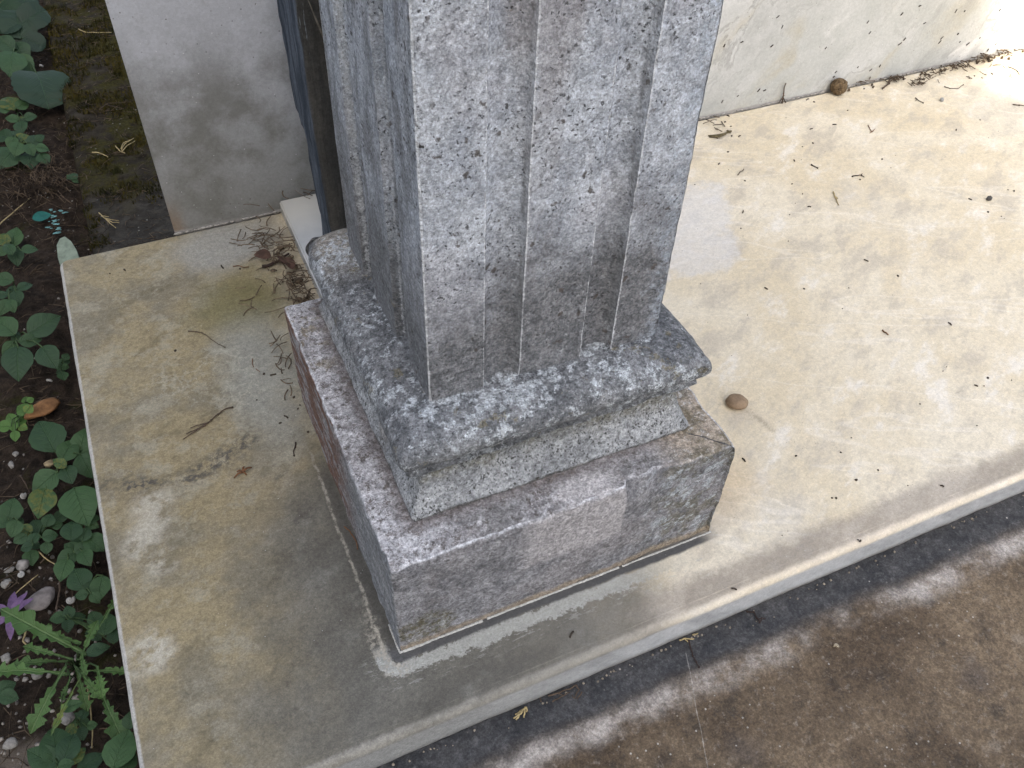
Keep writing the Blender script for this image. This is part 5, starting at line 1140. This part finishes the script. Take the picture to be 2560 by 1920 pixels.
# bundle of needles by the shaft
mb = MB()
for i in range(5):
    q = i * .0022
    mb.tube([(-.022, .006 - q * .6, .002), (-.008, .0 - q, .004), (.008, .001 - q * .5, .003), (.016, .003, .002)], .0008, 5, .8)
for i in range(14): mb.lump((.018 + R.uniform(-.004, .005), .003 + R.uniform(-.003, .003), .003), .0018, i, .5)
o = mb.build('needle_bundle', plain('olive_needles', (.13, .105, .055), .85, .4)); o.location = (.8310, .6950, .0)
tag(o, 'small bundle of dry curved needles on the slab just right of the column shaft', 'needles')

# ------------------------------------------------------------------ litter nobody could count
cr = MB()
for i, p in enumerate(S['chips']):
    if i % 3 == 0: 
        a = R.uniform(0, 6.28); l = R.uniform(.002, .0042)
        cr.tube([(p[0] - l * math.cos(a), p[1] - l * math.sin(a), .001), (p[0], p[1], .0016), (p[0] + l * math.cos(a + .3), p[1] + l * math.sin(a + .3), .0008)], .0010, 5)
    else: cr.lump((p[0], p[1], .0008), R.uniform(.0010, .0020), i, .5, (1.2, .9, .6), 1, R.uniform(0, 3))
for i in range(60):
    x, y = R.uniform(.38, 1.5), R.uniform(-.05, .74)
    cr.lump((x, y, .0004), R.uniform(.0005, .0010), i, .5, (1.2, .9, .7), 1)
tag(cr.build('litter_crumbs', M['crumb']), 'dark crumbs and bits of dry needle scattered over the slab', 'litter', kind='stuff')
wc = MB()
for i, p in enumerate(S['wchips']):
    a = R.uniform(.2, 1.4); l = R.uniform(.0012, .004)
    wc.tube([(p[0] - l * math.cos(a), .7562, p[2] - l * math.sin(a)), (p[0] + l * math.cos(a), .7560, p[2] + l * math.sin(a))], R.uniform(.0006, .0011), 5)
tag(wc.build('wall_specks', M['crumb']), 'dark needle bits stuck on the veined right part of the wall', 'litter', kind='stuff')
def heap(mb, c, n, spread, ln, r, lift, curl=.5):
    for i in range(n):
        x, y = c[0] + R.gauss(0, spread[0]), c[1] + R.gauss(0, spread[1]); a = R.uniform(0, 6.28); l = R.uniform(.4, 1) * ln
        z = c[2] + R.uniform(0, lift); cu = R.uniform(-curl, curl)
        pts = [(x + l * t * math.cos(a + cu * t), y + l * t * math.sin(a + cu * t), z + .3 * lift * math.sin(3 * t + i) * t) for t in (-.5, -.2, .1, .35, .5)]
        mb.tube(pts, r * R.uniform(.7, 1.2), 4, .7)
h1 = MB()
for c, n, sp in (((1.262, .742, .002), 16, (.010, .004)), ((1.292, .715, .003), 24, (.010, .006)), ((1.405, .736, .003), 26, (.022, .006)), ((1.345, .728, .002), 14, (.016, .006)), ((1.495, .744, .003), 26, (.022, .005)), ((1.18, .748, .002), 8, (.04, .003)), ((.835, .725, .001), 8, (.02, .012)), ((1.42, .70, .001), 10, (.06, .02)), ((1.555, .745, .003), 10, (.012, .006))):
    heap(h1, c, n, sp, .020, .0010, .008)
for i in range(36): h1.lump((1.40 + R.gauss(0, .09), .742 + R.gauss(0, .006), .003), R.uniform(.0015, .0035), i, .5)
tag(h1.build('needle_litter', plain('litter_brown', (.085, .062, .042), .9, .5, 120)), 'drift of dry needles along the foot of the right wall', 'litter', kind='stuff')
h2 = MB()
for c, n, sp, l in (((.040, .660, .002), 38, (.014, .030), .040), ((.046, .575, .002), 34, (.012, .026), .040), ((.028, .700, .002), 22, (.020, .014), .03), ((.052, .530, .002), 22, (.008, .02), .03), ((-.006, .440, .001), 12, (.006, .022), .028), ((.0, .60, .001), 16, (.025, .05), .03), ((-.012, .375, .001), 5, (.004, .012), .02), ((.10, .742, .024), 9, (.03, .006), .035)):
    heap(h2, c, n, sp, l, .0009, .014, .9)
for i in range(30): h2.lump((.045 + R.gauss(0, .012), .60 + R.gauss(0, .06), .004), R.uniform(.002, .006), i, .7, (1, .8, .35), 1, R.uniform(0, 3))
tag(h2.build('needle_heap', plain('heap_brown', (.12, .088, .058), .9, .55, 120)), 'heap of dry curly needles and bark caught along the left side of the marble kerb', 'litter', kind='stuff')
for i, (x, y, w) in enumerate(((.050, .600, .022), (.030, .642, .015))):
    me = leaf_mesh('dry_leaf', .33, 0, 40 + i); me.materials.append(plain('dry_leaf_brown_%s' % 'ab'[i], (.085, .048, .035), .8, .4, 90))
    o = bpy.data.objects.new('dry_leaf', me); COL.objects.link(o); o.location = (x, y, .010); o.scale = (w * 1.6, w * 1.6, w * 2.4); o.rotation_euler = (.5 - i, -.2, 1.9 + i)
    tag(o, ('curled dark brown dry leaf in the litter heap touching the kerb', 'smaller dry brown leaf in the litter heap beside the dead stick')[i], 'dry leaf')
# litter on the soil
s1 = MB()
for i in range(2300):
    x, y = R.uniform(-.62, -.222), R.uniform(-.10, 2.1)
    a = R.uniform(0, 6.28); l = R.uniform(.012, .05); cu = R.uniform(-.8, .8); z0 = soil_z(x, y) + R.uniform(.001, .006)
    s1.tube([(x + l * t * math.cos(a + cu * t), y + l * t * math.sin(a + cu * t), z0 + R.uniform(0, .003)) for t in (-.5, 0, .5)], R.uniform(.0004, .0009), 3, .7, False)
for i in range(150):
    a = R.uniform(0, 6.28); x, y = -.275 + R.gauss(0, .028), 1.11 + R.gauss(0, .035); l = R.uniform(.02, .07)
    s1.tube([(x, y, -.092), (x + l * .5 * math.cos(a), y + l * .5 * math.sin(a), -.076 + R.uniform(0, .008)), (x + l * math.cos(a), y + l * math.sin(a), -.085)], .0008, 3, .6, False)
kn = NT('soil_litter_mat', .9, .2)
tag(s1.build('soil_litter', kn.out(kn.mix(kn.ss(kn.noise(60, 3), .42, .62), (.030, .022, .016), (.125, .090, .060)))), 'thin dry needles and rootlets strewn over the dark soil', 'litter', kind='stuff')
s3 = MB()
for i in range(420):
    x, y = R.uniform(-.206, -.09), R.uniform(.78, 1.85)
    a = R.uniform(0, 6.28); l = R.uniform(.008, .034); cu = R.uniform(-.9, .9); z0 = foot_z(x, y) + R.uniform(.002, .006)
    s3.tube([(x + l * t * math.cos(a + cu * t), y + l * t * math.sin(a + cu * t), z0) for t in (-.5, 0, .5)], R.uniform(.0004, .0008), 3, .7, False)
heap(s3, (-.10, .785, -.047), 34, (.012, .012), .03, .0008, .012, 1.2)
tag(s3.build('footing_litter', kn.m), 'dry needles lying on the mossy footing', 'litter', kind='stuff')
s2 = MB()
for i in range(330):
    d = R.random() < .55
    x, y = (R.gauss(-.37, .05), R.gauss(.17, .09)) if d else (R.uniform(-.55, -.23), R.uniform(-.08, 1.3))
    if x > -.222: continue
    s2.lump((x, y, soil_z(x, y) + .001), R.uniform(.0008, .0028) * (1.1 if d else .8), i, .6, (1.2, .9, .7), 1, R.uniform(0, 3))
tag(s2.build('soil_gravel', plain('gravel_white', (.25, .225, .195), .9, .6, 90)), 'white gravel and shell crumbs mixed in the dark soil', 'gravel', kind='stuff')
# clinging grit along the joint between slab and paving
s4 = MB()
for i in range(90):
    x = R.uniform(-.12, 1.0); s4.lump((x, -.0805 - abs(R.gauss(0, .003)), -.0495), R.uniform(.0006, .0016), i, .5)
for i in range(60):
    x, y = R.uniform(.0, .9), R.uniform(-.33, -.09); s4.lump((x, y, -.0499), R.uniform(.0005, .0013), i, .5)
tag(s4.build('paving_grit', plain('grit', (.22, .19, .15), .9, .6, 90)), 'tiny grit on the paving along the slab joint', 'grit', kind='stuff')

# ------------------------------------------------------------------ trees shading the grave from behind the viewer; bushes added to block left sky
fk = NT('dark_foliage', .7, .2)
fmat = fk.out(fk.mix(fk.ss(fk.noise(3, 4), .4, .6), (.018, .035, .012), (.045, .075, .024)))
bark = plain('bark', (.10, .075, .055), .9, .4, 12)
TL = {'cypress_tree': ('tall dark cypress nearest the tomb, shading it from behind the viewer', 'tall dark cypress in the middle of the row of three', 'tall dark cypress farthest left in the row of three'),
      'sky_block_bush': ('lowest bush added to block the left sky, nearest the viewer', 'middle bush added to block the left sky', 'largest bush added to block the left sky, farthest from the viewer')}
def tree(nm, x, y, h, r, seed, trunk_h, i, z0=-.12):
    e = empty(nm, (x, y, z0), TL[nm][i], 'tree' if nm == 'cypress_tree' else 'bush', 'evergreens round the grave')
    rnd = random.Random(seed); v = []; f = []
    bm = bmesh.new(); bmesh.ops.create_icosphere(bm, subdivisions=4, radius=1)
    for q in bm.verts:
        p = q.co; t = (p.z + 1) / 2
        wd = r * .95 * (1 + .18 * fr((p.x * 2 + seed, p.y * 2, p.z * 2), 1.2, 4))
        prof = math.sin(math.pi * min(1, t ** .75)) ** .6 if 0 < t < 1 else 0
        a = math.atan2(p.y, p.x)
        v.append((math.cos(a) * wd * prof, math.sin(a) * wd * prof, trunk_h + t * (h - trunk_h)))
    f = [tuple(q.index for q in fc.verts) for fc in bm.faces]; bm.free()
    for i in range(5200):
        t = rnd.random(); prof = math.sin(math.pi * t ** .75) ** .6; a = rnd.uniform(0, 6.283)
        rad = r * prof * rnd.uniform(.80, 1.00); c = Vector((math.cos(a) * rad, math.sin(a) * rad, trunk_h + t * (h - trunk_h)))
        d = Vector((math.cos(a), math.sin(a), rnd.uniform(.2, 1.6))).normalized(); s = Vector((-math.sin(a + rnd.uniform(-.8, .8)), math.cos(a), rnd.uniform(-.3, .3))).normalized()
        l = rnd.uniform(.08, .2) * r; b = len(v)
        v += [tuple(c - s * l * .4), tuple(c + d * l), tuple(c + s * l * .4), tuple(c - d * l * .6)]; f.append((b, b + 1, b + 2, b + 3))
    link('crown', mesh('crown', v, f, False), fmat, e)
    mb = MB(); mb.tube([(0, 0, 0), (.03, .02, trunk_h), (0, 0, trunk_h + .3 * (h - trunk_h)), (0, 0, trunk_h + .7 * (h - trunk_h))], r * .16, 9, .4)
    mb.build('trunk', bark, e)
    return e
for i, (x, y, h, r) in enumerate(TREES): tree('cypress_tree', x, y, h, r, i * 7 + 1, .35, i)
for i, (x, y, h, r) in enumerate(SKY_BLOCK_BUSHES): tree('sky_block_bush', x, y, h, r, i * 5 + 3, .05, i)
